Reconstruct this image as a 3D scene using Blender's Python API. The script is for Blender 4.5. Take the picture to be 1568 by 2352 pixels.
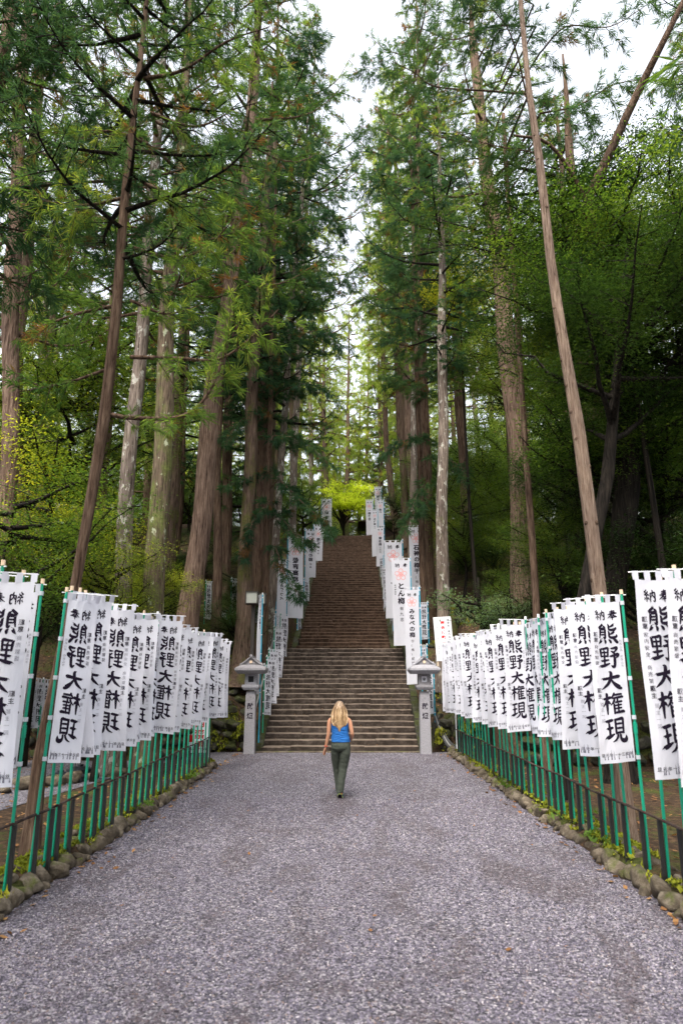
import bpy, bmesh, math, random
import numpy as np
from mathutils import Vector, Matrix, Euler
R_ = math.radians
rng = np.random.default_rng(7)
random.seed(7)
sc = bpy.context.scene
for o in list(bpy.data.objects): bpy.data.objects.remove(o)
col = sc.collection

# ------------------------------------------------------------------ camera
PITCH = math.atan(384/1568); CAMH = 2.05
cd = bpy.data.cameras.new('camera'); cam = bpy.data.objects.new('camera', cd); col.objects.link(cam)
cam.location = (0, 0, CAMH); cam.rotation_euler = (math.pi/2 + PITCH, 0, 0)
cd.sensor_fit = 'HORIZONTAL'; cd.sensor_width = 24; cd.lens = 24; cd.clip_start = .1; cd.clip_end = 600
cd.dof.use_dof = True; cd.dof.focus_distance = 17; cd.dof.aperture_fstop = 1.8
sc.camera = cam
# ------------------------------------------------------------------ light: bright overcast
SUN_EL, SUN_AZ = R_(58), R_(200)
w = bpy.data.worlds.new('World'); sc.world = w; w.use_nodes = True
nt = w.node_tree; nt.nodes.clear()
out = nt.nodes.new('ShaderNodeOutputWorld'); bg = nt.nodes.new('ShaderNodeBackground')
sky = nt.nodes.new('ShaderNodeTexSky'); sky.sky_type = 'NISHITA'; sky.sun_disc = False
sky.sun_elevation = SUN_EL; sky.sun_rotation = SUN_AZ; sky.air_density = 1.2; sky.dust_density = 5.0; sky.ozone_density = 1.0
hs = nt.nodes.new('ShaderNodeHueSaturation'); hs.inputs['Saturation'].default_value = .28; hs.inputs['Value'].default_value = 1.35
nt.links.new(sky.outputs[0], hs.inputs['Color']); nt.links.new(hs.outputs[0], bg.inputs[0]); nt.links.new(bg.outputs[0], out.inputs[0])
bg.inputs[1].default_value = .15
sl = bpy.data.lights.new('sun', 'SUN'); sl.energy = 1.5; sl.angle = R_(25); sl.color = (1, .92, .80)
so = bpy.data.objects.new('sun', sl); col.objects.link(so)
so.rotation_euler = (R_(90)-SUN_EL, 0, R_(180)-SUN_AZ)
sc.view_settings.view_transform = 'Standard'; sc.view_settings.look = 'None'; sc.view_settings.gamma = 1
sc.view_settings.exposure = 1.55
sc.view_settings.use_curve_mapping = False
try:
    sc.cycles.max_bounces = 8; sc.cycles.transparent_max_bounces = 8
except Exception: pass

# ------------------------------------------------------------------ helpers
CS, SN = math.cos(PITCH), math.sin(PITCH)
def P(x, y, Y):
    """point at distance Y along the path, seen at (x, y) of a 1568 x 2352 picture"""
    a = (x-784)/1568; b = -(y-1176)/1568
    t = Y/(CS-b*SN)
    return Vector((a*t, Y, CAMH+(SN+b*CS)*t))
def tag(o, label=None, cat=None, group=None, kind=None):
    if label: o['label'] = label
    if cat: o['category'] = cat
    if group: o['group'] = group
    if kind: o['kind'] = kind
    return o
def mesh(name, V, F, mats, smooth=False, mi=None):
    me = bpy.data.meshes.new(name)
    V = np.asarray(V, dtype=np.float32)
    if isinstance(F, np.ndarray):
        k = F.shape[1]; n = len(F)
        me.vertices.add(len(V)); me.vertices.foreach_set('co', V.ravel())
        me.loops.add(n*k); me.loops.foreach_set('vertex_index', F.astype(np.int32).ravel())
        me.polygons.add(n); me.polygons.foreach_set('loop_start', np.arange(0, n*k, k, dtype=np.int32))
        me.polygons.foreach_set('loop_total', np.full(n, k, dtype=np.int32))
    else:
        me.from_pydata([tuple(map(float, v)) for v in V], [], F)
    for m in (mats if isinstance(mats, (list, tuple)) else [mats]): me.materials.append(m)
    if mi is not None: me.polygons.foreach_set('material_index', np.asarray(mi, dtype=np.int32))
    if smooth: me.polygons.foreach_set('use_smooth', np.ones(len(me.polygons), dtype=bool))
    me.update(); me.validate()
    return me
def link(name, me, parent=None, loc=(0,0,0), rot=(0,0,0), scale=(1,1,1)):
    o = bpy.data.objects.new(name, me); col.objects.link(o)
    o.location = loc; o.rotation_euler = rot; o.scale = scale
    if parent: o.parent = parent
    return o
def empty(name, loc=(0,0,0), rz=0, **k):
    o = link(name, None, loc=loc, rot=(0,0,rz)); tag(o, **k); o.empty_display_size = .2
    return o
class MB:
    """collects shapes (lists of verts and faces) into one mesh"""
    def __init__(s): s.v = []; s.f = []; s.m = []
    def add(s, v, f, m=0):
        n = len(s.v); s.v += [tuple(p) for p in v]; s.f += [tuple(i+n for i in q) for q in f]; s.m += [m]*len(f); return s
    def box(s, c, d, m=0, rz=0, top=(1,1)):
        x, y, z = [q/2 for q in d]; v = []
        for sz in (-1, 1):
            k = top if sz > 0 else (1, 1)
            for sx, sy in ((-1,-1),(1,-1),(1,1),(-1,1)):
                px, py = sx*x*k[0], sy*y*k[1]
                v.append((c[0]+px*math.cos(rz)-py*math.sin(rz), c[1]+px*math.sin(rz)+py*math.cos(rz), c[2]+sz*z))
        return s.add(v, [(3,2,1,0),(4,5,6,7),(0,1,5,4),(1,2,6,5),(2,3,7,6),(3,0,4,7)], m)
    def tube(s, pts, r, n=6, m=0, caps=True):
        pts = [Vector(p) for p in pts]; k = len(pts)
        rr = r if isinstance(r, (list, tuple)) else [r]*k
        v = []; ref = None
        for i, p in enumerate(pts):
            t = (pts[min(i+1,k-1)]-pts[max(i-1,0)]).normalized()
            if ref is None: ref = Vector((1,0,0)) if abs(t.x) < .9 else Vector((0,1,0))
            a = t.cross(ref).normalized(); b = t.cross(a); ref = b.cross(t) if False else ref
            for j in range(n):
                q = 2*math.pi*j/n; v.append(p+a*(math.cos(q)*rr[i])+b*(math.sin(q)*rr[i]))
        f = [(i*n+j, i*n+(j+1)%n, (i+1)*n+(j+1)%n, (i+1)*n+j) for i in range(k-1) for j in range(n)]
        if caps: f += [tuple(range(n))[::-1], tuple((k-1)*n+j for j in range(n))]
        return s.add(v, f, m)
    def mesh(s, name, mats, smooth=False):
        return mesh(name, np.array(s.v), s.f, mats, smooth, s.m)
    def build(s, name, mats, parent=None, smooth=False, bev=0, **k):
        o = link(name, s.mesh(name, mats, smooth), parent, **k)
        if bev:
            b = o.modifiers.new('bevel', 'BEVEL'); b.width = bev; b.segments = 2; b.limit_method = 'ANGLE'
        return o
def vnoise(x, y, z=0.0, seed=0):
    """cheap smooth pseudo noise in about -1..1 (numpy friendly)"""
    s = seed*1.7
    return (np.sin(x*1.31+y*.73+z*.51+s)+np.sin(-x*.57+y*1.63-z*1.1+s*2.1)+np.sin(x*2.3-y*1.9+z*1.7+s*.7)*.6+np.sin(x*3.9+y*3.3+z*4.1+s*1.3)*.35)/2.6

# ------------------------------------------------------------------ materials
def newmat(name, rough=.85, spec=.3):
    m = bpy.data.materials.new(name); m.use_nodes = True
    b = m.node_tree.nodes['Principled BSDF']; b.inputs['Roughness'].default_value = rough
    b.inputs['Specular IOR Level'].default_value = spec
    return m, m.node_tree, b
def N(t, typ, **k):
    n = t.nodes.new(typ)
    for a, v in k.items(): setattr(n, a, v)
    return n
def ramp(t, fac, stops):
    r = N(t, 'ShaderNodeValToRGB'); e = r.color_ramp.elements
    while len(e) < len(stops): e.new(.5)
    for i, (p, c) in enumerate(stops): e[i].position = p; e[i].color = (*c, 1)
    t.links.new(fac, r.inputs[0]); return r.outputs[0]
def noise(t, vec, scale, detail=4, rough=.6, dist=0, vscale=None):
    n = N(t, 'ShaderNodeTexNoise'); n.inputs['Scale'].default_value = scale; n.inputs['Detail'].default_value = detail
    n.inputs['Roughness'].default_value = rough; n.inputs['Distortion'].default_value = dist
    if vscale:
        mp = N(t, 'ShaderNodeMapping'); mp.inputs['Scale'].default_value = vscale; t.links.new(vec, mp.inputs[0]); vec = mp.outputs[0]
    t.links.new(vec, n.inputs['Vector']); return n.outputs['Fac']
def mixc(t, f, a, b, mode='MIX'):
    m = N(t, 'ShaderNodeMix', data_type='RGBA', blend_type=mode)
    for s, v in ((0, f), (6, a), (7, b)):
        if isinstance(v, (int, float)): m.inputs[s].default_value = v
        elif isinstance(v, tuple): m.inputs[s].default_value = (*v, 1)
        else: t.links.new(v, m.inputs[s])
    return m.outputs[2]
def bump(t, b, h, strength, dist):
    n = N(t, 'ShaderNodeBump'); n.inputs['Strength'].default_value = strength; n.inputs['Distance'].default_value = dist
    t.links.new(h, n.inputs['Height']); t.links.new(n.outputs[0], b.inputs['Normal'])
def obj_co(t): return N(t, 'ShaderNodeTexCoord').outputs['Object']
def world_co(t): return N(t, 'ShaderNodeNewGeometry').outputs['Position']
def lr(t, fac, lo, hi):
    m = N(t, 'ShaderNodeMapRange'); t.links.new(fac, m.inputs[0]); m.inputs[1].default_value = lo; m.inputs[2].default_value = hi; return m.outputs[0]

def flat(name, c, rough=.6, spec=.3, var=.12, sc_=20, trans=0):
    m, t, b = newmat(name, rough, spec)
    f = noise(t, obj_co(t), sc_, 5)
    c1 = tuple(q*(1-var) for q in c); c2 = tuple(min(1, q*(1+var)) for q in c)
    o = ramp(t, f, [(.3, c1), (.7, c2)]); t.links.new(o, b.inputs['Base Color'])
    return m
def leafmat(name, stops, tr=.45, rough=.5, dead=None, sat=1.0, spec=.05):
    m, t, b = newmat(name, rough, spec)
    g = N(t, 'ShaderNodeNewGeometry'); oi = N(t, 'ShaderNodeObjectInfo')
    f1 = noise(t, g.outputs['Position'], .55, 3, .6)
    a = N(t, 'ShaderNodeMath', operation='MULTIPLY_ADD'); t.links.new(g.outputs['Random Per Island'], a.inputs[0]); a.inputs[1].default_value = .32
    mm = N(t, 'ShaderNodeMath', operation='MULTIPLY_ADD'); t.links.new(f1, mm.inputs[0]); mm.inputs[1].default_value = 1.5; mm.inputs[2].default_value = -.60
    t.links.new(mm.outputs[0], a.inputs[2])
    a2 = N(t, 'ShaderNodeMath', operation='MULTIPLY_ADD'); t.links.new(oi.outputs['Random'], a2.inputs[0]); a2.inputs[1].default_value = .3; t.links.new(a.outputs[0], a2.inputs[2])
    c = ramp(t, a2.outputs[0], stops)
    if dead:
        d = lr(t, noise(t, g.outputs['Position'], 1.3, 2), dead[1], dead[1]+.05)
        c = mixc(t, d, c, dead[0])
    hsn = N(t, 'ShaderNodeHueSaturation'); hsn.inputs['Saturation'].default_value = sat; t.links.new(c, hsn.inputs['Color']); c = hsn.outputs[0]
    t.links.new(c, b.inputs['Base Color'])
    tl = N(t, 'ShaderNodeBsdfTranslucent'); c2 = mixc(t, 1.0, c, (1.55, 1.5, .75), 'MULTIPLY'); t.links.new(c2, tl.inputs[0])
    mx = N(t, 'ShaderNodeMixShader'); mx.inputs[0].default_value = tr
    t.links.new(b.outputs[0], mx.inputs[1]); t.links.new(tl.outputs[0], mx.inputs[2])
    t.links.new(mx.outputs[0], t.nodes['Material Output'].inputs[0])
    return m
def barkmat(name, c1, c2, moss=None, mossamt=.5, lichen=None, licamt=.6, vs=(9, 9, .9), bs=1.0):
    m, t, b = newmat(name, .95, .1)
    co = obj_co(t); f = noise(t, co, 2.2, 6, .65, .4, vs)
    f2 = noise(t, co, 1.1, 4, .6, .2, (1, 1, .5))
    c = ramp(t, f, [(.30, tuple(q*.25 for q in c1)), (.42, c1), (.60, c2), (.75, tuple(min(1, q*1.5) for q in c2))])
    c = mixc(t, lr(t, f2, .35, .7), c, mixc(t, 1.0, c, (.55,.55,.6), 'MULTIPLY'))
    if moss:
        d = lr(t, noise(t, co, 1.1, 7, .7, 0, (1, 1, .55)), mossamt, mossamt+.12); c = mixc(t, d, c, ramp(t, noise(t, co, 14, 3), [(.3, tuple(q*.5 for q in moss)), (.7, moss)]))
    if lichen:
        d = lr(t, noise(t, co, 5.5, 6, .65, 0, (1, 1, .6)), licamt, licamt+.04); c = mixc(t, d, c, lichen)
    t.links.new(c, b.inputs['Base Color']); bump(t, b, f, 1.0*bs, .09)
    return m
M = {}
M['bark_red'] = barkmat('cedar_bark_red', (.12,.076,.054), (.235,.162,.118))
M['bark_brown'] = barkmat('cedar_bark_brown', (.085,.052,.035), (.17,.115,.08))
M['bark_moss'] = barkmat('mossy_bark', (.09,.065,.045), (.20,.15,.10), moss=(.15,.175,.05), mossamt=.49, lichen=(.34,.36,.25), licamt=.60)
M['bark_lichen'] = barkmat('lichen_bark', (.13,.10,.08), (.26,.21,.17), moss=(.13,.15,.05), mossamt=.56, lichen=(.36,.345,.30), licamt=.56)
M['bark_pink'] = barkmat('pale_pink_bark', (.20,.135,.098), (.33,.245,.185), moss=(.13,.12,.07), mossamt=.60, lichen=(.40,.36,.31), licamt=.66, vs=(22,22,1.5), bs=.9)
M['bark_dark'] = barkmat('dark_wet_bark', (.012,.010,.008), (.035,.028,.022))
M['bark_mid'] = barkmat('half_mossy_bark', (.085,.056,.040), (.16,.112,.082), moss=(.11,.115,.03), mossamt=.50)
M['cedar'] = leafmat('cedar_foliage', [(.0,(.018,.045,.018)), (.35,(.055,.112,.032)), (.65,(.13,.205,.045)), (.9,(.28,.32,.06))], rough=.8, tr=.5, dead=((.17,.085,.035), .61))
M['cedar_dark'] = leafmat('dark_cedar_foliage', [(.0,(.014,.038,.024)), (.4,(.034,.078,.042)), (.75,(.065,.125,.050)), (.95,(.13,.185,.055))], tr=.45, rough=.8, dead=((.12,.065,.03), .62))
M['cedar_far'] = leafmat('yellow_green_cedar_foliage', [(.0,(.08,.13,.030)), (.4,(.19,.27,.055)), (.8,(.38,.44,.09)), (1.,(.50,.50,.13))], tr=.55, rough=.8, dead=((.25,.14,.06), .62))  # backlight on the far crowns put into a brighter, yellower leaf colour
M['broad'] = leafmat('broadleaf_foliage', [(.0,(.020,.048,.010)), (.4,(.055,.105,.018)), (.8,(.13,.185,.028)), (1.,(.24,.26,.04))], rough=.4, spec=.2)
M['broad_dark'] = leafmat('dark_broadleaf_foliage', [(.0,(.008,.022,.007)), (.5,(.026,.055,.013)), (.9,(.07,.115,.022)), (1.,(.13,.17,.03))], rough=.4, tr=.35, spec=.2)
M['broad_yellow'] = leafmat('yellowing_broadleaf_foliage', [(.0,(.04,.07,.012)), (.45,(.15,.20,.022)), (.75,(.33,.34,.032)), (.97,(.50,.43,.04)), (1.,(.9,.55,.03))], rough=.4, tr=.5, spec=.2)
M['shrub_pale'] = leafmat('pale_shrub_foliage', [(.0,(.05,.09,.045)), (.5,(.12,.18,.10)), (1.,(.26,.32,.22))], rough=.35)
M['maple'] = leafmat('bright_maple_foliage', [(.0,(.20,.28,.02)), (.5,(.40,.47,.05)), (1.,(.62,.66,.08))], tr=.6)

def ground_mat():
    m, t, b = newmat('gravel_ground', .95, .15); co = world_co(t)
    v = N(t, 'ShaderNodeTexVoronoi'); v.inputs['Scale'].default_value = 48; t.links.new(co, v.inputs['Vector'])
    hsv = N(t, 'ShaderNodeSeparateColor'); t.links.new(v.outputs['Color'], hsv.inputs[0])
    c = ramp(t, hsv.outputs[0], [(.0,(.03,.028,.033)), (.35,(.085,.08,.095)), (.7,(.17,.155,.18)), (.95,(.30,.28,.30))])
    big = noise(t, co, .75, 7, .72, .7, (1.5, .6, 1)); c = mixc(t, lr(t, big, .35, .65), mixc(t, .22, c, (.05,.042,.045)), c)
    t.links.new(c, b.inputs['Base Color']); bump(t, b, v.outputs['Distance'], .9, .02)
    return m
M['gravel'] = ground_mat()
def pebble_mat():
    m, t, b = newmat('gravel_pebbles', .8, .25)
    g = N(t, 'ShaderNodeNewGeometry')
    c = ramp(t, g.outputs['Random Per Island'], [(.0,(.028,.026,.036)), (.25,(.068,.061,.084)), (.5,(.105,.094,.124)), (.72,(.155,.137,.174)), (.88,(.25,.225,.27)), (.94,(.15,.105,.09)), (1.,(.42,.39,.41))])
    big = noise(t, g.outputs['Position'], .75, 7, .72, .7, (1.5, .6, 1))
    c = mixc(t, lr(t, big, .39, .50), mixc(t, .72, c, (.055,.040,.040)), c)
    t.links.new(c, b.inputs['Base Color']); return m
M['pebble'] = pebble_mat()
def soil_mat():
    m, t, b = newmat('forest_floor', .95, .1); co = world_co(t)
    f = noise(t, co, 9, 8, .75); c = ramp(t, f, [(.3,(.018,.012,.009)), (.5,(.05,.033,.022)), (.62,(.11,.066,.036)), (.75,(.20,.13,.07))])
    mo = lr(t, noise(t, co, .9, 6, .7), .50, .60); c = mixc(t, mo, c, ramp(t, noise(t, co, 22, 4), [(.3,(.025,.032,.010)), (.7,(.09,.10,.025))]))
    t.links.new(c, b.inputs['Base Color']); bump(t, b, noise(t, co, 16, 8, .7), 1, .06); return m
M['soil'] = soil_mat()
def stone_mat(name, c1, c2, moss=(.10,.11,.03), amt=.55, sc_=6, up=True, lit_worn=None):
    m, t, b = newmat(name, .9, .2); co = world_co(t)
    f = noise(t, co, sc_, 8, .7); c = ramp(t, f, [(.3, tuple(q*.5 for q in c1)), (.48, c1), (.62, c2), (.78, tuple(min(1, q*1.3) for q in c2))])
    oi = N(t, 'ShaderNodeObjectInfo'); c = mixc(t, lr(t, oi.outputs['Random'], 0, 1.6), c, mixc(t, 1.0, c, (.62,.58,.52), 'MULTIPLY'))
    if lit_worn:      # treads painted paler for the sky light they catch, besides wear; risers left darker
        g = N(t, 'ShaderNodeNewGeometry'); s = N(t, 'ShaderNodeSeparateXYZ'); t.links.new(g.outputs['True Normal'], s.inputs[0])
        c = mixc(t, lr(t, s.outputs[2], .25, .8), c, ramp(t, f, [(.3, tuple(q*.6 for q in lit_worn)), (.6, lit_worn)]))
    if moss:
        mo = noise(t, co, 2.6, 6, .7)
        if up:
            g = N(t, 'ShaderNodeNewGeometry'); s = N(t, 'ShaderNodeSeparateXYZ'); t.links.new(g.outputs['Normal'], s.inputs[0])
            ad = N(t, 'ShaderNodeMath', operation='MULTIPLY_ADD'); t.links.new(s.outputs[2], ad.inputs[0]); ad.inputs[1].default_value = .10; t.links.new(mo, ad.inputs[2]); mo = ad.outputs[0]
        c = mixc(t, lr(t, mo, amt, amt+.10), c, ramp(t, noise(t, co, 30, 3), [(.3, tuple(q*.45 for q in moss)), (.7, moss)]))
    t.links.new(c, b.inputs['Base Color']); bump(t, b, noise(t, co, sc_*4, 8, .75), .8, .03); return m
M['kerb_stone'] = stone_mat('kerb_stone', (.10,.080,.058), (.20,.168,.128), amt=.60)
M['wall_stone'] = stone_mat('mossy_wall_stone', (.045,.043,.034), (.10,.095,.075), moss=(.05,.058,.017), amt=.50)
M['step_stone'] = stone_mat('step_stone', (.040,.030,.024), (.085,.066,.055), moss=(.10,.10,.035), amt=.72, sc_=5, lit_worn=(.165,.130,.102))
M['step_top'] = stone_mat('lit_worn_step_stone', (.042,.024,.015), (.080,.049,.032), moss=None, sc_=5, lit_worn=(.105,.068,.046))
M['granite'] = stone_mat('grey_granite', (.33,.325,.36), (.38,.375,.41), moss=(.20,.19,.14), amt=.74, sc_=40, up=False)
M['moss'] = leafmat('moss', [(.0,(.05,.06,.008)), (.5,(.17,.19,.02)), (1.,(.34,.33,.04))], tr=.2, rough=.9)
M['weed'] = leafmat('fresh_weeds', [(.0,(.05,.10,.02)), (1.,(.16,.26,.05))])
M['litter'] = leafmat('fallen_leaves', [(.0,(.09,.045,.02)), (.45,(.20,.10,.045)), (.8,(.34,.20,.08)), (1.,(.62,.42,.08))], tr=.15)
M['green'] = flat('green_plastic_pole', (.004,.25,.15), .38, .4, .08, 6)
M['teal'] = flat('blue_plastic_pole', (.02,.33,.50), .38, .4, .08, 6)
M['wood_cap'] = flat('pale_wood_plug', (.62,.47,.33), .7)
M['white_plastic'] = flat('white_plastic', (.74,.74,.76), .45, .3, .04)
M['iron'] = flat('black_iron_post', (.012,.012,.012), .5, .4, .3)
M['rail'] = barkmat('rusty_bamboo_rail', (.05,.036,.030), (.10,.072,.06), vs=(2,2,2), bs=.4)
def cloth_mat(name, c=(.70,.70,.77)):
    m, t, b = newmat(name, .9, .1)
    f = noise(t, obj_co(t), 3, 5); t.links.new(ramp(t, f, [(.3, tuple(q*.93 for q in c)), (.7, c)]), b.inputs['Base Color'])
    wv = noise(t, obj_co(t), 5, 3, .5, 1.2, (1.6, 1, .35)); bump(t, b, wv, .5, .05)
    tl = N(t, 'ShaderNodeBsdfTranslucent'); tl.inputs[0].default_value = (*[q*.95 for q in c], 1)
    mx = N(t, 'ShaderNodeMixShader'); mx.inputs[0].default_value = .38
    t.links.new(b.outputs[0], mx.inputs[1]); t.links.new(tl.outputs[0], mx.inputs[2]); t.links.new(mx.outputs[0], t.nodes['Material Output'].inputs[0])
    return m
M['cloth'] = cloth_mat('white_banner_cloth')
M['ink'] = flat('black_ink', (.012,.008,.018), .8, .1, .3)
M['grey_ink'] = flat('faint_grey_ink', (.16,.16,.20), .8, .1, .3)
M['red_ink'] = flat('red_ink', (.60,.02,.02), .8, .1, .1)
M['pink_ink'] = flat('coral_ink', (.74,.16,.12), .8, .1, .1)
M['board'] = flat('white_sign_board', (.74,.74,.80), .5, .3, .03)
M['glass_shade'] = flat('white_lamp_shade', (.36,.37,.33), .3, .5, .06)
M['brown_metal'] = flat('dark_brown_metal', (.035,.028,.024), .5, .4)
M['blackrubber'] = flat('black_plastic', (.012,.013,.018), .45, .4)
M['pipe'] = flat('dark_cable_pipe', (.02,.02,.022), .35, .5)
M['steel'] = flat('grey_steel', (.22,.22,.22), .35, .6)
M['wood_dark'] = flat('dark_timber', (.05,.03,.022), .8)

# ------------------------------------------------------------------ terrain
ST0, NLOW, RISE, TREAD = 20.85, 20, .159, .285
LAND = ST0+NLOW*TREAD; ZL = NLOW*RISE            # landing edge
UP0 = LAND+1.15; NUP = 57; URISE = .162; UTREAD = .392
TOPY = UP0+NUP*UTREAD; TOPZ = ZL+NUP*URISE
def stair_c(y): return np.clip(-.03+(y-ST0)*.018, -.03, .55)
def stair_z(y):
    return np.where(y < ST0, 0, np.where(y < LAND, (y-ST0)/TREAD*RISE+.1, np.where(y < UP0, ZL, np.where(y < TOPY, ZL+(y-UP0)/UTREAD*URISE, TOPZ))))
def wall_y(x):      # where the foot of the retaining walls runs
    return np.where(np.abs(x) < 4.2, 20.9, np.where(x > 0, 17.6, 19.0))
def hill(x, y):
    ax = np.abs(x); y0 = wall_y(x)
    base = np.where(y < y0, 0, 1.0+(y-y0)*.40)
    base = np.minimum(base, 13.2+np.maximum(0, y-60)*.03)
    side = np.clip((ax-16)*.03, 0, 3)*np.clip((y-10)/15, 0, 1)
    return base+side
def ground_z(x, y):
    x = np.asarray(x, dtype=float); y = np.asarray(y, dtype=float)
    z = hill(x, y); dx = np.abs(x-stair_c(y))
    k = np.clip((dx-2.6)/1.8, 0, 1); k = k*k*(3-2*k)
    s = stair_z(y)-.02
    z2 = np.where(y > 20.9, s*(1-k)+z*k, z)
    n = vnoise(x*.9, y*.9, 0, 3)*.16+vnoise(x*2.7, y*2.7, 0, 5)*.06
    z2 = z2+n*np.clip((y-21)/2, 0, 1)*np.clip((dx-2.3)/1., 0, 1)
    z2 = np.where((y > 20.86) & (dx < 2.45), s-.45, z2)
    return z2-.015
def gz(x, y): return float(ground_z(x, y))
def terrain():
    xs = np.unique(np.concatenate([np.linspace(-90,-16,38), np.linspace(-16,-4.6,38), np.linspace(-4.6,4.6,62), np.linspace(4.6,16,38), np.linspace(16,90,38), [-4.21,-4.19,4.19,4.21]]))
    ys = np.unique(np.concatenate([np.linspace(-30,16,32), np.linspace(16,30,76), np.linspace(30,60,80), np.linspace(60,190,45), [17.59,17.61,18.99,19.01,20.89,20.91]]))
    X, Y = np.meshgrid(xs, ys); Z = ground_z(X, Y)
    V = np.stack([X.ravel(), Y.ravel(), Z.ravel()], 1); nx, ny = len(xs), len(ys)
    i = np.arange(nx-1)[None,:]+np.arange(ny-1)[:,None]*nx
    F = np.stack([i, i+1, i+1+nx, i+nx], -1).reshape(-1, 4)
    o = link('ground', mesh('ground', V, F, M['soil'], True)); tag(o, kind='structure')
terrain()
def sheet(name, pts, z, mat):
    o = link(name, mesh(name, np.array([(x, y, z) for x, y in pts]), [tuple(range(len(pts)))], mat)); tag(o, kind='structure'); return o
sheet('gravel_path', [(-3.0,-12),(3.05,-12),(3.05,19.4),(3.3,20.8),(-3.6,20.8),(-4.3,20.3),(-4.1,18.9),(-3.0,17.6)], 0, M['gravel'])
sheet('gravel_lot', [(-40,-5),(-5.9,9),(-5.0,15),(-4.4,18.6),(-12,18.9),(-40,18.9)], -.004, M['gravel'])
sheet('gravel_clearing', [(5.2,-5),(40,-5),(40,11),(6.5,12.5)], -.004, M['gravel'])

def pebbles():
    pos = []
    for (y0, y1, dens) in ((4.2,6.2,2900), (6.2,9,1900), (9,13,800), (13,20.6,330)):
        n = int((y1-y0)*6.05*dens); p = np.stack([rng.uniform(-3.0,3.03,n), rng.uniform(y0,y1,n)], 1); pos.append((p, .0078 if y0 < 9 else .0105))
    oc = np.array([(1,0,0),(-1,0,0),(0,1,0),(0,-1,0),(0,0,1),(0,0,-1)], float)
    of = np.array([(0,2,4),(2,1,4),(1,3,4),(3,0,4),(2,0,5),(1,2,5),(3,1,5),(0,3,5)])[:4]
    Vs, Fs = [], []; k = 0
    for p, r in pos:
        n = len(p); s = rng.uniform(.55,1.6,(n,1,3))*r; s[:,:,2] *= .75
        v = oc[None]*s+rng.normal(0,.22,(n,6,3))*r
        a = rng.uniform(0,6.28,n); ca, sa = np.cos(a)[:,None], np.sin(a)[:,None]
        x = v[:,:,0]*ca-v[:,:,1]*sa; y = v[:,:,0]*sa+v[:,:,1]*ca; v = np.stack([x,y,v[:,:,2]],-1)
        v[:,:,0] += p[:,0:1]; v[:,:,1] += p[:,1:2]; v[:,:,2] += .003
        Vs.append(v.reshape(-1,3)); Fs.append((of[None]+(k+np.arange(n)*6)[:,None,None]).reshape(-1,3)); k += n*6
    o = link('gravel', mesh('gravel', np.concatenate(Vs), np.concatenate(Fs), M['pebble'])); tag(o, kind='stuff', label='loose grey and mauve gravel covering the path', cat='gravel')
pebbles()

def leaf_cards(name, P_, size, mat, label, cat, flatness=.25, parent=None):
    """small folded leaves (two triangles each) lying about"""
    P_ = np.asarray(P_); n = len(P_); a = rng.uniform(0,6.28,n); s = rng.uniform(.6,1.3,n)*size
    d = np.stack([np.cos(a), np.sin(a), rng.normal(0,flatness,n)],1); q = np.stack([-np.sin(a), np.cos(a), rng.normal(0,flatness,n)],1)*.36
    V = np.stack([P_-d*s[:,None]/2, P_+q*s[:,None], P_+d*s[:,None]/2, P_-q*s[:,None]],1).reshape(-1,3)
    i = np.arange(n)*4; F = np.concatenate([np.stack([i,i+1,i+2],1), np.stack([i,i+2,i+3],1)])
    o = link(name, mesh(name, V, F, mat), parent); tag(o, label=label, cat=cat if not parent else None, kind='stuff'); return o
# fallen leaves: soil strips, hillside, some on path edges and steps
L = []
n = 2600; x = rng.uniform(3.6,13,n)*np.where(rng.random(n)<.5,-1,1); y = rng.uniform(5,19,n); L.append(np.stack([x,y,np.full(n,.012)],1))
n = 9000; x = rng.uniform(2.7,16,n)*np.where(rng.random(n)<.5,-1,1); y = 21+rng.random(n)**1.4*22; L.append(np.stack([x,y,ground_z(x,y)+.03],1))
n = 260; x = (3.0-np.abs(rng.normal(0,.16,n)))*np.where(rng.random(n)<.5,-1,1); y = rng.uniform(5,20.5,n); L.append(np.stack([x,y,np.full(n,.018)],1))
pass
n = 44; leaf_cards('path_leaves', np.stack([rng.uniform(-2.6,2.6,n), 4.6+rng.random(n)*16, np.full(n,.018)],1), .045, M['litter'], 'a few small dry leaves lying on the open gravel', 'leaves')
leaf_cards('fallen_leaves', np.concatenate(L), .075, M['litter'], 'dry brown and yellow fallen leaves scattered over the forest floor and path edges', 'leaves')

# ------------------------------------------------------------------ stones
def rock_mesh(name, mat, seed, sub=2, rough=.16, box=0.0, cut=0):
    bm = bmesh.new(); bmesh.ops.create_icosphere(bm, subdivisions=sub, radius=1)
    for v in bm.verts:
        c = v.co.copy()
        if box: m = max(abs(c.x), abs(c.y), abs(c.z)); c = c.lerp(c/m*.86, box)
        k = 1+rough*float(vnoise(v.co.x*1.6, v.co.y*1.6, v.co.z*1.6, seed))+rough*.35*float(vnoise(v.co.x*5, v.co.y*5, v.co.z*5, seed+9))
        c = c*k
        for q in range(cut):       # split faces, as broken stone has
            a = q*2.39996+seed; zz = 1-2*(q+.5)/cut; d = Vector((math.sqrt(1-zz*zz)*math.cos(a), math.sqrt(1-zz*zz)*math.sin(a), zz)); lim = .66+.18*math.sin(seed*3+q*1.7)
            if c.dot(d) > lim: c = c-d*(c.dot(d)-lim)*.95
        v.co = c
    me = bpy.data.meshes.new(name); bm.to_mesh(me); bm.free(); me.materials.append(mat)
    me.polygons.foreach_set('use_smooth', np.ones(len(me.polygons), dtype=bool)); return me
KM = [rock_mesh('kerb_rock', M['kerb_stone'], i, 3, .26, .30, 11) for i in range(7)]
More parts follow.
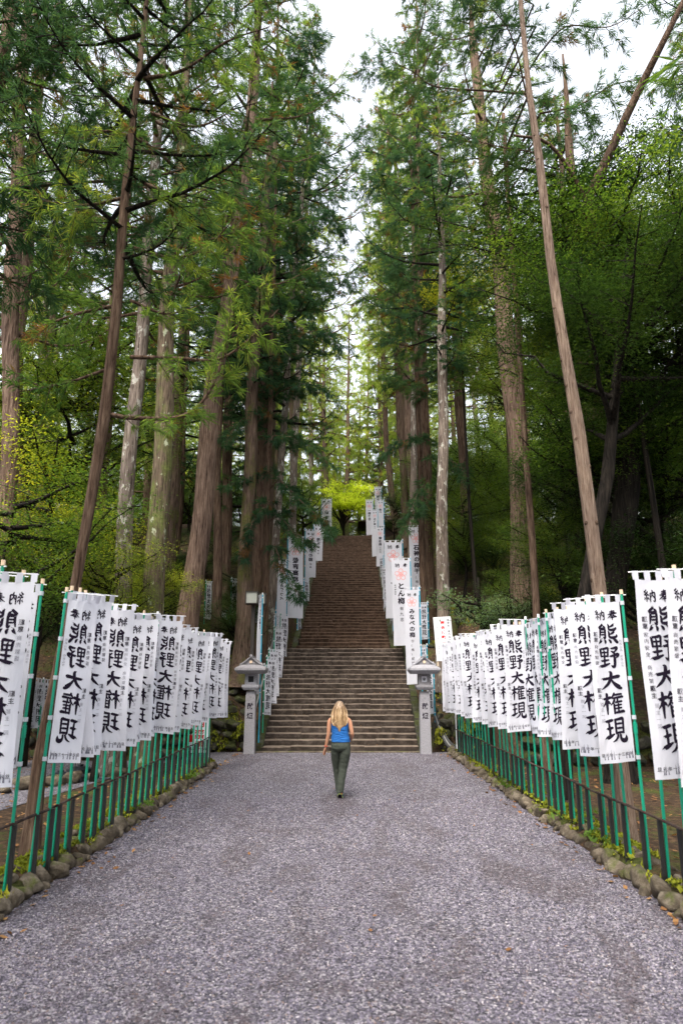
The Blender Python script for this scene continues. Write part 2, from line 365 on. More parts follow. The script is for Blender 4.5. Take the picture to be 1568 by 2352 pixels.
WM = [rock_mesh('wall_rock', M['wall_stone'], i+20, 3, .20, .70, 9) for i in range(7)]
BM = [rock_mesh('bank_rock', M['wall_stone'], i+40, 3, .22, .35, 9) for i in range(5)]
def kerb(side):
    k = empty('stone_kerb', (side*3.08, 12, 0), label='low kerb of rounded mossy stones along the %s edge of the gravel path' % ('left' if side < 0 else 'right'), cat='stone kerb', group='stone kerbs beside the path')
    y = 4.0
    rnd = random.Random(5 if side < 0 else 6); yend = 17.5 if side < 0 else 20.2
    while y < yend:
        L_ = rnd.choice((.20,.26,.32,.40,.50))*rnd.uniform(.85,1.15); h = rnd.uniform(.07,.135)*(1.1 if L_ > .3 else .95)
        link('stone', rnd.choice(KM), k, loc=(side*rnd.uniform(-.05,.03), y+L_/2-12, h*.55), rot=(rnd.uniform(-.35,.35), rnd.uniform(-.35,.35), rnd.uniform(-.35,.35)), scale=(rnd.uniform(.13,.18), L_*.58, h*1.2))
        if rnd.random() < .5: link('stone', rnd.choice(KM), k, loc=(side*rnd.uniform(-.13,-.08), y-12, .02), rot=(rnd.uniform(0,3), rnd.uniform(0,3), rnd.uniform(0,3)), scale=(.07, .09, .05))
        y += L_*.84
    y = 4.1
    while y < yend-.2:
        L_ = rnd.uniform(.14,.34)
        if rnd.random() < .85:
            link('stone', rnd.choice(KM), k, loc=(side*rnd.uniform(.13,.27), y-12, .15+rnd.uniform(-.02,.035)), rot=(rnd.uniform(-.4,.4), rnd.uniform(-.4,.4), rnd.uniform(0,3)), scale=(.10, L_*.45, .06))
        y += L_*1.15
kerb(-1); kerb(1)
def verge(side):   # raised soil strip behind the kerb
    ys = np.linspace(3.5, 17.6 if side < 0 else 20.3, 90); xs = np.array([3.02,3.12,3.3,3.5,3.75]); zs = np.array([.0,.13,.17,.13,-.02])
    V = [(side*x, y, z+.02*float(vnoise(x*9, y*4, 0, 2))) for y in ys for x, z in zip(xs, zs)]
    F = [(j*5+i, j*5+i+1, (j+1)*5+i+1, (j+1)*5+i) for j in range(89) for i in range(4)]
    if side < 0: F = [f[::-1] for f in F]
    tag(link('verge', mesh('verge', np.array(V), F, M['soil'], True)), kind='structure')
    n = 15000; y = 4.2+rng.random(n)**1.3*15.5; x = side*(3.1+rng.random(n)*.5)
    keep = vnoise(x*2.5, y*1.7, 0, 8+side) > -.3; x, y = x[keep], y[keep]; y = np.minimum(y, 17.3 if side < 0 else 20)
    z = .165+rng.random(len(x))*.035-np.clip((np.abs(x)-3.42)*.5,0,.2)
    o = leaf_cards('moss_cover', np.stack([x,y,z],1), .042, M['moss'], 'yellow green moss and tiny weeds growing along the %s kerb' % ('left' if side < 0 else 'right'), 'moss', .8)
    n = 2600; y = 4.2+rng.random(n)**1.3*15; x = side*(3.03+rng.random(n)*.10); kp = vnoise(x*3, y*3.1, 0, 15+side) > .05
    leaf_cards('kerb_moss', np.stack([x[kp], np.minimum(y[kp], 17.3 if side < 0 else 20), .09+rng.random(int(kp.sum()))*.07], 1), .035, M['moss'], 'moss filling the joints of the %s kerb stones' % ('left' if side < 0 else 'right'), 'moss', 1.0)
    Pw = []
    for _ in range(15):
        cx, cy = side*random.uniform(3.0,3.45), random.uniform(4.6,16.5)
        m = random.randint(25,70); Pw.append(np.stack([rng.normal(cx,.06,m), rng.normal(cy,.09,m), .14+np.abs(rng.normal(0,.045,m))],1))
    leaf_cards('weeds', np.concatenate(Pw), .05, M['weed'], 'small fresh green weeds sprouting between the stones of the %s kerb' % ('left' if side < 0 else 'right'), 'weeds', .7)
verge(-1); verge(1)

def rubble_wall(x0, x1, y, h, label, yaw=0, meshes=WM, s=.42, leanin=.06):
    w_ = empty('stone_wall', ((x0+x1)/2, y, 0), label=label, cat='stone wall', group='dry stone retaining walls')
    rnd = random.Random(int(abs(x0*10)+y*3)); z = 0; row = 0
    MB().box((0, .32, h/2-.1), (x1-x0-.1, .3, h-.1)).build('backing', M['wall_stone'], w_)
    while z < h-.08:
        hh = rnd.uniform(.26,.40)*s/.42; x = x0+rnd.uniform(0,.2)
        while x < x1-.1:
            L_ = rnd.uniform(.3,.62)*s/.42
            link('stone', rnd.choice(meshes), w_, loc=(x+L_/2-(x0+x1)/2, rnd.uniform(-.03,.03)+leanin*z, z+hh/2), rot=(rnd.uniform(-.1,.1), rnd.uniform(-.12,.12), rnd.uniform(-.15,.15)), scale=(L_*.55, .22, hh*.55))
            x += L_
        z += hh*.95; row += 1
rubble_wall(4.25, 17.2, 17.55, 1.05, 'dry stone wall of big rounded stones behind the right row of banners')
rubble_wall(-17.8, -4.3, 18.95, 1.05, 'dark mossy stone wall behind the gravel lot on the left')
rubble_wall(-4.35, -2.65, 20.85, .95, 'short mossy stone retaining wall left of the left stone lantern')
rubble_wall(2.65, 4.35, 20.85, .95, 'short mossy stone retaining wall right of the right stone lantern')
for side in (-1, 1):
    b = empty('rock_bank', (side*3.4, 22.5, 1.2), label='bank of mossy rocks and leaves beside the foot of the stairs on the %s' % ('left' if side < 0 else 'right'), cat='rock bank', group='rock banks beside the stairs')
    rnd = random.Random(11+side)
    for i in range(58):
        x = side*rnd.uniform(2.75,4.6); y = rnd.uniform(21.1,26.5)
        s = rnd.uniform(.10,.27); link('stone', rnd.choice(BM), b, loc=(x-side*3.4, y-22.5, gz(x,y)+s*.2-1.2), rot=(rnd.uniform(-.5,.5), rnd.uniform(-.5,.5), rnd.uniform(0,6)), scale=(s*1.25, s, s*.75))

for side in (-1, 1):
    n = 5200; x = side*rng.uniform(2.7, 4.6, n); y = rng.uniform(20.75, 27.5, n); keep = vnoise(x*2.1, y*1.6, 0, 4+side) > .0
    x, y = x[keep], y[keep]; leaf_cards('moss_cover', np.stack([x, y, ground_z(x,y)+.05+rng.random(len(x))*.07],1), .06, M['moss'], 'moss and low weeds over the rock bank on the %s of the stairs' % ('left' if side < 0 else 'right'), 'moss', .8)
    n = 1500; x = side*rng.uniform(2.7, 4.3, n); z = rng.random(n)**.6*.95; keep = vnoise(x*4, z*5, 0, 9+side) > .15; x, z = x[keep], z[keep]
    leaf_cards('wall_moss', np.stack([x, 20.63+rng.random(len(x))*.08+z*.05, z],1), .06, M['moss'], 'moss and weeds clinging to the short wall on the %s of the stairs' % ('left' if side < 0 else 'right'), 'moss', 1.2)

# ------------------------------------------------------------------ stairs
def block_mesh(L_, d, h, mat, seed):
    b = MB(); nseg = 5; rr = random.Random(seed); v = []; e = .03
    for i in range(nseg+1):
        x = -L_/2+L_*i/nseg; inn = .006 if i in (0, nseg) else 0
        j = lambda a: rr.uniform(-a, a)
        v += [(x, d/2, -h/2), (x, -d/2+inn+j(.006), -h/2), (x, -d/2+inn+j(.01), h/2-.026+j(.004)), (x, -d/2+e+inn+j(.008), h/2-inn+j(.005)), (x, d/2, h/2-inn)]
    f = [(i*5+k, i*5+(k+1)%5, (i+1)*5+(k+1)%5, (i+1)*5+k) for i in range(nseg) for k in range(5)]
    f += [tuple(range(5))[::-1], tuple(nseg*5+k for k in range(5))]
    b.add(v, [q[::-1] for q in f]); return b.mesh('block', mat)
def flight(name, label, y0, z0, n, rise, tread, hw, mat, seed):
    root = empty(name, (float(stair_c(y0)), y0, z0), kind='structure')
    rnd = random.Random(seed); cache = {}
    for k in range(n):
        y = k*tread; cx = float(stair_c(y0+y))-float(stair_c(y0)); x = -hw+rnd.uniform(-.08,.08); end = hw+rnd.uniform(-.05,.05)
        cuts = [x]
        while x < end-.5:
            x += rnd.choice((.62,.74,.86,1.0,1.14,1.3)); cuts.append(min(x, end))
        if end-cuts[-1] > .02: cuts.append(end)
        if len(cuts) > 2 and cuts[-1]-cuts[-2] < .3: cuts.pop(-2)
        while len(cuts) > 5+(1 if hw > 2 else 0)+1: cuts.pop(rnd.randint(1, len(cuts)-2))
        for a, b in zip(cuts, cuts[1:]):
            q = round((b-a)/.1)*.1; key = (q, rnd.randint(0, 2))
            if key not in cache: cache[key] = block_mesh(q, tread+.12, rise, mat, hash(key) % 999)
            link('step_stone', cache[key], root, loc=((a+b)/2+cx, y+(tread+.12)/2+rnd.uniform(-.02,.02), (k+.5)*rise+rnd.uniform(-.012,.007)), rot=(rnd.uniform(-.02,.02), rnd.uniform(-.009,.009), rnd.uniform(-.012,.012)), scale=((b-a-.008)/q, 1, 1))
    return root
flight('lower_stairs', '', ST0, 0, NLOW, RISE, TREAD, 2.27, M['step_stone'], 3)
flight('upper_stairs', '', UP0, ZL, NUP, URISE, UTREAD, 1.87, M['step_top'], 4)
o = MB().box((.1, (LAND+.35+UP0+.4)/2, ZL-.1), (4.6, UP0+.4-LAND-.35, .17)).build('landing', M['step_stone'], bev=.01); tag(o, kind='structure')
MB().box((.56, TOPY+4.5, TOPZ-.2), (7, 8.6, .4)).build('upper_terrace', M['soil']); tag(bpy.data.objects['upper_terrace'], kind='structure')
o = MB().box((0, 20.72, -.01), (5.2, .24, .075)).build('threshold_slab', M['kerb_stone'], bev=.01); tag(o, kind='structure')
n = 90; k_ = rng.integers(0, NLOW-7, n); side_ = rng.uniform(-2.2, 2.2, n)
leaf_cards('step_leaves', np.stack([side_, ST0+k_*TREAD+rng.uniform(.04,.24,n), (k_+1)*RISE+.018], 1), .06, M['litter'], 'small yellow and brown leaves lying on the lower steps', 'leaves')
# side slopes stones (low stone stringers) so the flights are closed
for s in (-1, 1):
    for (a, b_, hw, nm) in ((ST0, LAND, 2.36, 'stair_border'), (UP0, TOPY, 1.97, 'stair_border')):
        m = MB(); y = a; 
        while y < b_-.1:
            L_ = 1.15; z = float(stair_z(y+.05)); z1 = float(stair_z(min(y+L_, b_-.001))); cx = float(stair_c(y))
            m.add([(cx+s*hw-.1, y, z-.5), (cx+s*hw+.12, y, z-.5), (cx+s*hw+.12, y, z+.1), (cx+s*hw-.1, y, z+.1),
                   (cx+s*hw-.1, y+L_-.01, z1-.5), (cx+s*hw+.12, y+L_-.01, z1-.5), (cx+s*hw+.12, y+L_-.01, z1+.1), (cx+s*hw-.1, y+L_-.01, z1+.1)],
                  [(0,1,2,3),(7,6,5,4),(0,4,5,1),(1,5,6,2),(2,6,7,3),(3,7,4,0)])
            y += L_
        o = m.build(nm, M['wall_stone'], bev=.02); tag(o, kind='structure')

# ------------------------------------------------------------------ lettering
BRUSH = {
'大': [[(8,44,3.5),(20,43,5),(48,38,5),(86,31,6.5),(92,33,3)], [(46,4,3),(53,12,6),(50,38,6),(38,66,5.5),(20,84,4),(4,97,1)], [(50,40,3),(62,62,5.5),(78,80,9),(92,90,8),(99,88,1.5)]],
'権': [[(3,30,3),(20,28,4.5),(43,21,4.5)], [(22,3,3),(25,12,5.5),(23,60,5.5),(22,97,3)], [(22,32,4),(15,48,3.5),(2,64,1)], [(26,38,2),(33,44,5),(40,52,2)],
       [(56,2,2),(60,6,4),(50,18,3),(42,26,1)], [(54,13,2.5),(74,10,3.5),(94,8,3)], [(42,27,2.5),(70,24,3.5),(98,20,4)], [(62,26,4),(54,42,3.5),(40,58,1)], [(55,44,3),(56,70,4.5),(55,96,3)], [(74,26,3),(72,36,3.5),(68,42,1)],
       [(56,46,2.5),(76,43,3.2),(93,41,3)], [(57,60,2),(76,57,3),(90,56,2.5)], [(57,74,2),(76,71,3),(90,70,2.5)], [(54,92,3),(76,89,4),(99,86,5)], [(75,44,2.5),(75,66,3.5),(74,88,3)]],
'現': [[(3,16,3),(20,14,4.5),(40,9,4)], [(21,14,3.5),(22,46,5),(21,76,4)], [(6,46,2.5),(20,44,4),(37,40,3.5)], [(1,84,4.5),(18,77,5),(42,66,2)],
       [(50,6,3),(52,14,4.5),(51,66,4)], [(50,9,3.5),(70,7,4),(86,5,5),(88,14,4.5),(86,64,4)], [(53,27,2.5),(70,25,3.2),(84,25,2.5)], [(53,45,2.5),(70,43,3.2),(84,43,2.5)], [(51,63,3),(70,61,3.5),(86,61,3)],
       [(60,64,4),(56,78,4),(46,90,3),(30,98,1)], [(72,64,3.5),(71,82,5),(78,94,6.5),(92,93,6),(97,84,3.5),(97,74,1)]],
'野': [[(6,9,3),(9,20,4.5),(11,47,3.5)], [(7,10,3),(28,8,3.8),(45,5,4.5),(46,20,4),(44,46,3.5)], [(11,27,2.5),(28,26,3),(43,25,2.5)], [(11,45,2.5),(28,44,3.2),(44,43,3)], [(27,9,3),(28,46,4),(27,86,4)], [(7,67,2.5),(26,65,3.8),(48,61,3)], [(1,93,4),(24,88,5),(52,78,2.5)],
       [(58,9,2.5),(76,7,4),(91,5,5),(86,16,4),(73,29,2)], [(62,20,2),(72,27,4.5),(80,36,3)], [(51,46,3),(72,42,4.2),(94,37,5.5),(93,44,4.5),(84,54,2)], [(75,42,3.5),(77,60,5.5),(76,84,5.5),(71,95,4.5),(58,88,1)]],
'熊': [[(27,0,3),(24,8,4),(8,22,3.5),(20,24,3),(36,20,2.5)], [(29,10,2),(36,17,4.5),(41,24,2.5)], [(12,29,2.5),(14,40,4.5),(9,70,2)], [(13,30,3),(28,29,3),(38,28,4.5),(39,50,4.2),(37,70,4.2),(28,65,1)], [(14,43,2),(26,42,2.8),(37,41,2)], [(14,55,2),(26,54,2.8),(37,53,2)],
       [(57,2,3),(59,14,4.2),(60,28,4.2),(74,32,4.5),(92,28,4),(93,20,1)], [(88,4,2.5),(78,11,4),(62,18,1.5)], [(57,36,3),(59,48,4.2),(60,64,4.5),(74,69,4.8),(94,65,4),(95,55,1)], [(89,39,2.5),(78,46,4),(62,54,1.5)],
       [(18,77,5),(12,87,4.5),(3,97,1)], [(34,78,2.5),(38,86,5),(37,95,3.5)], [(56,77,2.5),(62,85,5),(66,94,3.5)], [(78,75,2.5),(88,83,6),(98,95,5.5)]],
'奉': [[(24,18,2.5),(50,15,4),(77,11,4)], [(20,31,2.5),(50,28,4),(81,24,4)], [(3,46,3),(50,41,4.5),(96,35,5)], [(50,1,3),(52,16,5),(44,44,5),(28,62,4),(3,80,1)], [(56,40,3),(68,56,5),(84,68,6.5),(99,70,2)], [(34,63,2.5),(50,61,3.8),(67,58,3)], [(28,77,3),(50,74,4),(74,71,3.5)], [(50,50,3),(52,74,5),(51,99,3)]],
'納': [[(25,0,3),(18,12,3.5),(5,22,2.5),(20,27,3),(27,30,2)], [(38,12,3),(26,30,3.5),(6,46,2.5),(24,46,3),(42,42,3)], [(32,34,2),(39,42,4),(44,50,2.5)], [(24,47,3),(25,70,4.5),(24,97,3)], [(13,62,3.5),(10,74,3.5),(3,84,1)], [(32,62,2),(38,70,4.5),(43,80,3)],
       [(53,28,3),(55,40,4.5),(54,97,3.5)], [(54,30,3),(76,27,3.8),(94,24,5),(95,50,4.8),(93,88,5),(84,92,3),(78,85,1)], [(72,2,3),(75,14,4.5),(71,40,4),(58,66,1)], [(73,42,2.5),(80,52,4.5),(88,66,3.5)]],
}
def catmull(pts, sub=4):
    p = [np.array(q, float) for q in pts]; p = [2*p[0]-p[1]]+p+[2*p[-1]-p[-2]]; o = []
    for i in range(1, len(p)-2):
        for s in range(sub):
            t = s/sub; o.append(.5*((2*p[i])+(-p[i-1]+p[i+1])*t+(2*p[i-1]-5*p[i]+4*p[i+1]-p[i+2])*t*t+(-p[i-1]+3*p[i]-3*p[i+1]+p[i+2])*t**3))
    o.append(p[-2]); return np.array(o)
_gc = {}
def glyph(ch, bold=.012, brush=True):
    """vertices (x right, y down, layer) in a 0..1 box, triangles/quads as lists"""
    key = (ch, bold, brush)
    if key in _gc: return _gc[key]
    if brush and ch in BRUSH:
        V, F = [], []
        for si, st in enumerate(BRUSH[ch]):
            c = catmull(st); d = np.gradient(c[:, :2], axis=0); d /= np.maximum(1e-6, np.linalg.norm(d, axis=1))[:, None]
            nr = np.stack([-d[:,1], d[:,0]], 1); w_ = np.maximum(.6, c[:,2])[:,None]*1.72
            slant = np.array([[.82, -.35]]); a = c[:,:2]+nr*w_*.9+slant*w_*.22; b = c[:,:2]-nr*w_*.9-slant*w_*.22
            a[0] = c[0,:2]+slant[0]*w_[0]-d[0]*w_[0]*.5; b[0] = c[0,:2]-slant[0]*w_[0]-d[0]*w_[0]*.2
            k = len(V); m = len(c)
            for i in range(m): V += [(a[i,0]/100, a[i,1]/100, si), (b[i,0]/100, b[i,1]/100, si)]
            V.append(((c[-1,0]+d[-1,0]*c[-1,2])/100, (c[-1,1]+d[-1,1]*c[-1,2])/100, si))
            F += [(k+2*i, k+2*i+1, k+2*i+3, k+2*i+2) for i in range(m-1)]+[(k+2*m-2, k+2*m-1, k+2*m)]
        r = (np.array(V), F)
    else:
        c = bpy.data.curves.new('glyph', 'FONT'); c.body = ch; c.resolution_u = 2; c.offset = bold
        o = bpy.data.objects.new('glyph', c); col.objects.link(o)
        me = bpy.data.meshes.new_from_object(o.evaluated_get(bpy.context.evaluated_depsgraph_get()))
        V = np.array([(v.co.x, v.co.y, 0) for v in me.vertices]) if len(me.vertices) else np.zeros((0,3))
        F = [tuple(p.vertices) for p in me.polygons]
        bpy.data.objects.remove(o); bpy.data.curves.remove(c); bpy.data.meshes.remove(me)
        if len(V):
            cjk = ord(ch) > 0x2000
            if cjk: V[:,0] = V[:,0]/1.0; V[:,1] = .86-V[:,1]
            else: V[:,1] = .8-V[:,1]
        r = (V, F)
    _gc[key] = r; return r

class Ink:
    """collects letters in cloth coordinates (sx to the right, sv downward), several ink materials"""
    def __init__(s): s.V = []; s.F = []; s.M = []; s.n = 0
    def put(s, V, F, m):
        if len(V) == 0: return
        s.V.append(V); s.F += [tuple(i+s.n for i in f) for f in F]; s.M += [m]*len(F); s.n += len(V)
    def char(s, ch, cx, v, size, m=0, wide=1.0, bold=.012, brush=True):
        V, F = glyph(ch, bold, brush)
        if len(V) == 0: return
        Q = V.copy(); Q[:,0] = cx+(V[:,0]-.5)*size*wide; Q[:,1] = v+V[:,1]*size; s.put(Q, F, m)
    def column(s, txt, cx, v, size, m=0, pitch=1.1, wide=1.0, bold=.012, brush=True):
        for k, ch in enumerate(txt):
            if ch != ' ': s.char(ch, cx, v+k*size*pitch, size, m, wide, bold, brush)
    def row(s, txt, cx, v, size, m=0, pitch=1.05, bold=.006):
        n = len(txt)
        for k, ch in enumerate(txt): s.char(ch, cx+((n-1)/2-k)*size*pitch, v, size, m, 1, bold, False)   # written right to left
    def latin(s, txt, x, v, size, m=0, bold=.01):
        for ch in txt:
            V, F = glyph(ch, bold, False); Q = V.copy()
            if len(V): Q[:,0] = x+V[:,0]*size; Q[:,1] = v+V[:,1]*size; s.put(Q, F, m); wd = V[:,0].max()
            else: wd = .3
            x += (wd+.06)*size
    def ring(s, cx, v, rx, ry, t, m, ang=0, n=24):
        V, F = [], []
        for i in range(n):
            a = 2*math.pi*i/n
            for k in (1, 1-t/rx):
                x, y = rx*k*math.cos(a), ry*k*math.sin(a); V.append((cx+x*math.cos(ang)-y*math.sin(ang), v+x*math.sin(ang)+y*math.cos(ang), 5))
        F = [(2*i, 2*i+1, (2*i+3) % (2*n), (2*i+2) % (2*n)) for i in range(n)]
        s.put(np.array(V), F, m)
    def bar(s, a, b, w_, m, lay=6):
        a, b = np.array(a, float), np.array(b, float); d = (b-a)/np.linalg.norm(b-a); q = np.array([-d[1], d[0]])*w_/2
        s.put(np.array([(*(a+q), lay), (*(a-q), lay), (*(b-q), lay), (*(b+q), lay)]), [(0,1,2,3)], m)
    def plum(s, cx, v, r, m):
        for k in range(5):
            a = -math.pi/2+k*2*math.pi/5; s.ring(cx+r*.66*math.cos(a), v+r*.66*math.sin(a), r*.36, r*.36, r*.055, m)
            for da in (-.32, 0, .32): s.bar((cx+r*.12*math.cos(a+da), v+r*.12*math.sin(a+da)), (cx+r*.40*math.cos(a+da), v+r*.40*math.sin(a+da)), r*.035, m)
        s.ring(cx, v, r*.15, r*.15, r*.06, m, n=12)
    def rect(s, x0, v0, x1, v1, m, lay=0): s.put(np.array([(x0,v0,lay),(x1,v0,lay),(x1,v1,lay),(x0,v1,lay)]), [(0,1,2,3)], m)
    def mesh(s, name, mats, shape, sides=(1,-1), off=.0022):
        V = np.concatenate(s.V); out = []; F = []; Mi = []
        for q in sides:
            X = shape(V[:,0], V[:,1]); X[:,1] -= q*(off+V[:,2]*.00012); k = sum(len(a) for a in out); out.append(X)
            F += [tuple(i+k for i in f) for f in s.F]; Mi += s.M
        return mesh(name, np.concatenate(out), F, mats, False, Mi)

INKS = [M['ink'], M['grey_ink'], M['red_ink'], M['pink_ink'], M['board']]
def cloth_shape(w_, h, ztop, seed, amp=.03):
    """cloth hangs in the xz plane from x=-.035 (beside the pole) to x=-(w+.035); y is the billow"""
    def f(sx, sv):          # sx in -(w)..0 (0 = pole side), sv 0..h downward
        u = -sx/w_; v = sv/h
        y = amp*(np.sin(u*3.0+seed+v*1.5)*u*(.5+v)+.5*np.sin(v*7+seed*2+u*2)*u+.35*np.sin(u*9+seed*3-v*3)*u*v)+.02*np.sin(seed)*u
        z = ztop-.07-sv-.012*np.sin(np.pi*u)*(1-v)-.025*u*v
        return np.stack([sx-.035+.015*np.sin(v*4+seed)*u, y, z], -1)
    return f
def cloth_mesh(w_, h, shape, tabs_side=5, tabs_top=4, ztop=0):
    nu, nv = 12, 26; U, Vv = np.meshgrid(np.linspace(-w_, 0, nu+1), np.linspace(0, h, nv+1))
    V = shape(U.ravel(), Vv.ravel()); i = np.arange(nu)[None]+np.arange(nv)[:,None]*(nu+1)
    F = [tuple(q) for q in np.stack([i, i+nu+1, i+nu+2, i+1], -1).reshape(-1,4).tolist()]
    b = MB(); b.add([tuple(v) for v in V], F)
    tw = .022*w_/.4+.006
    for k in range(tabs_side):            # loops round the pole
        sv = .02+(h-.06)*k/(tabs_side-1); p = shape(np.array([0.]), np.array([sv]))[0]; z = p[2]
        ring = [(p[0]+.01, p[1]), (-.018, -.021), (.014, -.021), (.021, 0), (.014, .021), (-.018, .021), (p[0]+.01, p[1]+.002)]
        vv = [(x, y, z+s*tw*.8) for x, y in ring for s in (-1, 1)]
        b.add(vv, [(2*j, 2*j+1, 2*j+3, 2*j+2) for j in range(len(ring)-1)])
    for k in range(tabs_top):             # loops over the crossbar
        sx = -w_*(k+.0)/(tabs_top-1)*.94-.03*w_; p = shape(np.array([sx]), np.array([0.]))[0]
        for s in (-1, 1): b.add([(p[0]-tw, p[1]+s*.002, p[2]-.004), (p[0]+tw, p[1]+s*.002, p[2]-.004), (p[0]+tw, s*.009, ztop+.006), (p[0]-tw, s*.009, ztop+.006)], [(0,1,2,3)])
        b.add([(p[0]-tw, -.009, ztop+.006), (p[0]+tw, -.009, ztop+.006), (p[0]+tw, .009, ztop+.006), (p[0]-tw, .009, ztop+.006)], [(0,1,2,3)])
    return b.mesh('cloth', M['cloth'], True)
def pole_mesh(L_, mat, r=.0145):
    b = MB(); b.tube([(0,0,0),(0,0,L_*.48)], r*1.12, 10); b.tube([(0,0,L_*.47),(0,0,L_*.51)], r*1.5, 10); b.tube([(0,0,L_*.5),(0,0,L_)], r, 10)
    for k in range(1, 6): b.tube([(0,0,L_*k*.085),(0,0,L_*k*.085+.006)], r*1.2, 10)
    return b.mesh('pole', mat, False)
def cap_mesh(mat, r=.019): return MB().tube([(0,0,0),(0,0,.05)], r, 10).mesh('cap', mat)
def bar_mesh(w_): return MB().tube([(.05,0,0),(-w_*.5,.0,.004),(-w_-.07,0,0)], .0055, 6).mesh('crossbar', M['white_plastic'])
CAPS = [cap_mesh(M['wood_cap']), cap_mesh(M['white_plastic'])]

def kumano_ink(seed, w_=.40, full=True):
    k = Ink(); rr = random.Random(seed); s = w_/.40
    k.char('奉', -.105*s, .085, .125*s, 0); k.char('納', -.262*s, .085, .125*s, 0)
    v = .235
    for ch, hh in zip('熊野大権現', (.245, .245, .22, .25, .27)):
        V, F = glyph(ch); Q = V.copy(); Q[:,0] = -.185*s+(V[:,0]-.5)*.245*s; Q[:,1] = v+V[:,1]*hh*.93; k.put(Q, F, 0); v += hh+.012
    k.column('願意', -.335*s, .33, .052, 0, 1.15); k.column(rr.choice(('商売繁盛', '家内安全', '家内安全 商売繁盛')), -.335*s, .47, .044, 1 if rr.random() < .5 else 0, 1.3, bold=-.004)
    k.column('願主', -.33*s, .93, .052, 0, 1.15)
    if full:
        k.column('和歌山県 和歌山市', -.035*s, .42, .030, 1, 1.12, bold=-.006)
        k.column('願主一同', -.315*s, 1.08, .042, 1, 1.35, bold=-.008)
        k.row('平成三十一年元旦', -.2*s, 1.60, .038, 0, 1.12, .012)
        for i in range(int(14*s)):       # ink that bled into the hem
            x = -w_*(.04+.92*rr.random()); a = .02+.05*rr.random(); k.put(np.array([(x-.006,1.665,9),(x+.006,1.665,9),(x,1.665-a*1.6,9)]), [(0,1,2)], 1)
    return k
WK, HK = .37, 1.70
NB = 9
KPOLE = 2.85
kcloth, kink = [], []
for i in range(NB):
    f = cloth_shape(WK, HK, KPOLE-.02, i*1.37, .035+.02*(i % 3))
    kcloth.append(cloth_mesh(WK, HK, f, 5, 4, KPOLE-.02)); kink.append(kumano_ink(i, WK).mesh('lettering', INKS, f))
kpole = pole_mesh(KPOLE, M['green']); kbar = bar_mesh(WK)
def kumano(loc, yaw, lean, label, group, kind=None, s=1.0, cap=None, white=False):
    r = empty('nobori_banner', loc, label=label, cat='banner', group=group)
    r.rotation_euler = Euler((lean[0], lean[1], yaw)); r.scale = (s, s, s)
    i = kind if kind is not None else random.randrange(NB)
    link('pole', kpole, r); link('cap', CAPS[cap if cap is not None else random.randrange(2)], r, loc=(0,0,KPOLE-.01))
    link('crossbar', kbar, r, loc=(0,0,KPOLE-.02), rot=(0, random.uniform(-.05,.05), 0))
    c = link('banner_cloth', kcloth[i], r); link('lettering', kink[i], c)
    return r

ORD = ['nearest','second','third','fourth','fifth','sixth','seventh','eighth','ninth','tenth','eleventh','twelfth','thirteenth','fourteenth','fifteenth','sixteenth','seventeenth','eighteenth','nineteenth','twentieth']+['twenty '+q for q in ('first','second','third','fourth','fifth','sixth','seventh','eighth','ninth')]+['thirtieth']+['thirty '+q for q in ('first','second','third','fourth','fifth','sixth')]
def ordn(i, n):
    if i < 20: return ORD[i]+' from the camera'
    j = n-1-i
    return ('farthest' if j == 0 else ORD[j]+' from the stairs end')
# right row: D of each pole, read off the photograph; left row the same
RD = [5.95,6.35,6.82,7.26,7.71,8.15,8.54,8.89,9.31,9.68,10.05,10.41,10.73,11.07,11.43,11.79,12.2,12.6,12.95,13.31,13.65,14.0,14.4,14.85,15.37,15.75,16.1,16.45,16.85,17.25,17.65,18.1,18.5,18.9,19.3]
LD = [5.9,6.25,6.6,6.99,7.48,7.82,8.06,8.41,8.81,9.2,9.54,9.91,10.25,10.6,10.97,11.3,11.6,12.0,12.46,12.85,13.29,13.8,14.2,14.6,15.1,15.5,15.95,16.4,16.85]
# yaw of the cloth, degrees (0 = square to the path)
RY = [5,-4,170,164,3,12,80,20,200,186,84,172,84,86,78,8,80,4,84,14,82,2,76,12,85,6,74,20,80,4,70,10,66,8,2]
LY = [20,150,176,167,46,66,36,84,4,80,20,78,12,86,70,8,80,22,84,10,80,14,76,2,84,26,78,16,6]
posts_r, posts_l = [], []
for i, d in enumerate(RD):
    x = 3.17+.01*math.sin(i*2.1)
    yaw = -R_(RY[i % len(RY)])
    look = 'blown outward' if abs(RY[i]) > 90 else ('turned edge on' if RY[i] > 45 else 'facing the camera')
    kumano((x, d, .14), yaw, (random.uniform(-.02,.02), random.uniform(-.03,.025)), 'banner %s, %s in the right row' % (look, ordn(i, len(RD))), 'calligraphy banners along the right kerb', s=random.uniform(.99,1.035), cap=0 if i < 8 else None)
    posts_r.append((x-.045, d-.01))
for i, d in enumerate(LD):
    x = -3.12+.01*math.sin(i*1.7)
    yaw = R_(180)+R_(LY[i % len(LY)])
    look = 'blown outward' if LY[i] > 90 else ('turned edge on' if LY[i] > 45 else 'seen from its back')
    kumano((x, d, .14), yaw, (random.uniform(-.02,.02), {4: -.035, 3: .012, 2: .02}.get(i, random.uniform(-.035,.02))), 'banner %s, %s in the left row' % (look, ordn(i, len(LD))), 'calligraphy banners along the left kerb', s=random.uniform(.99,1.035), cap=0 if i < 8 else None)
    posts_l.append((x+.045, d-.01))
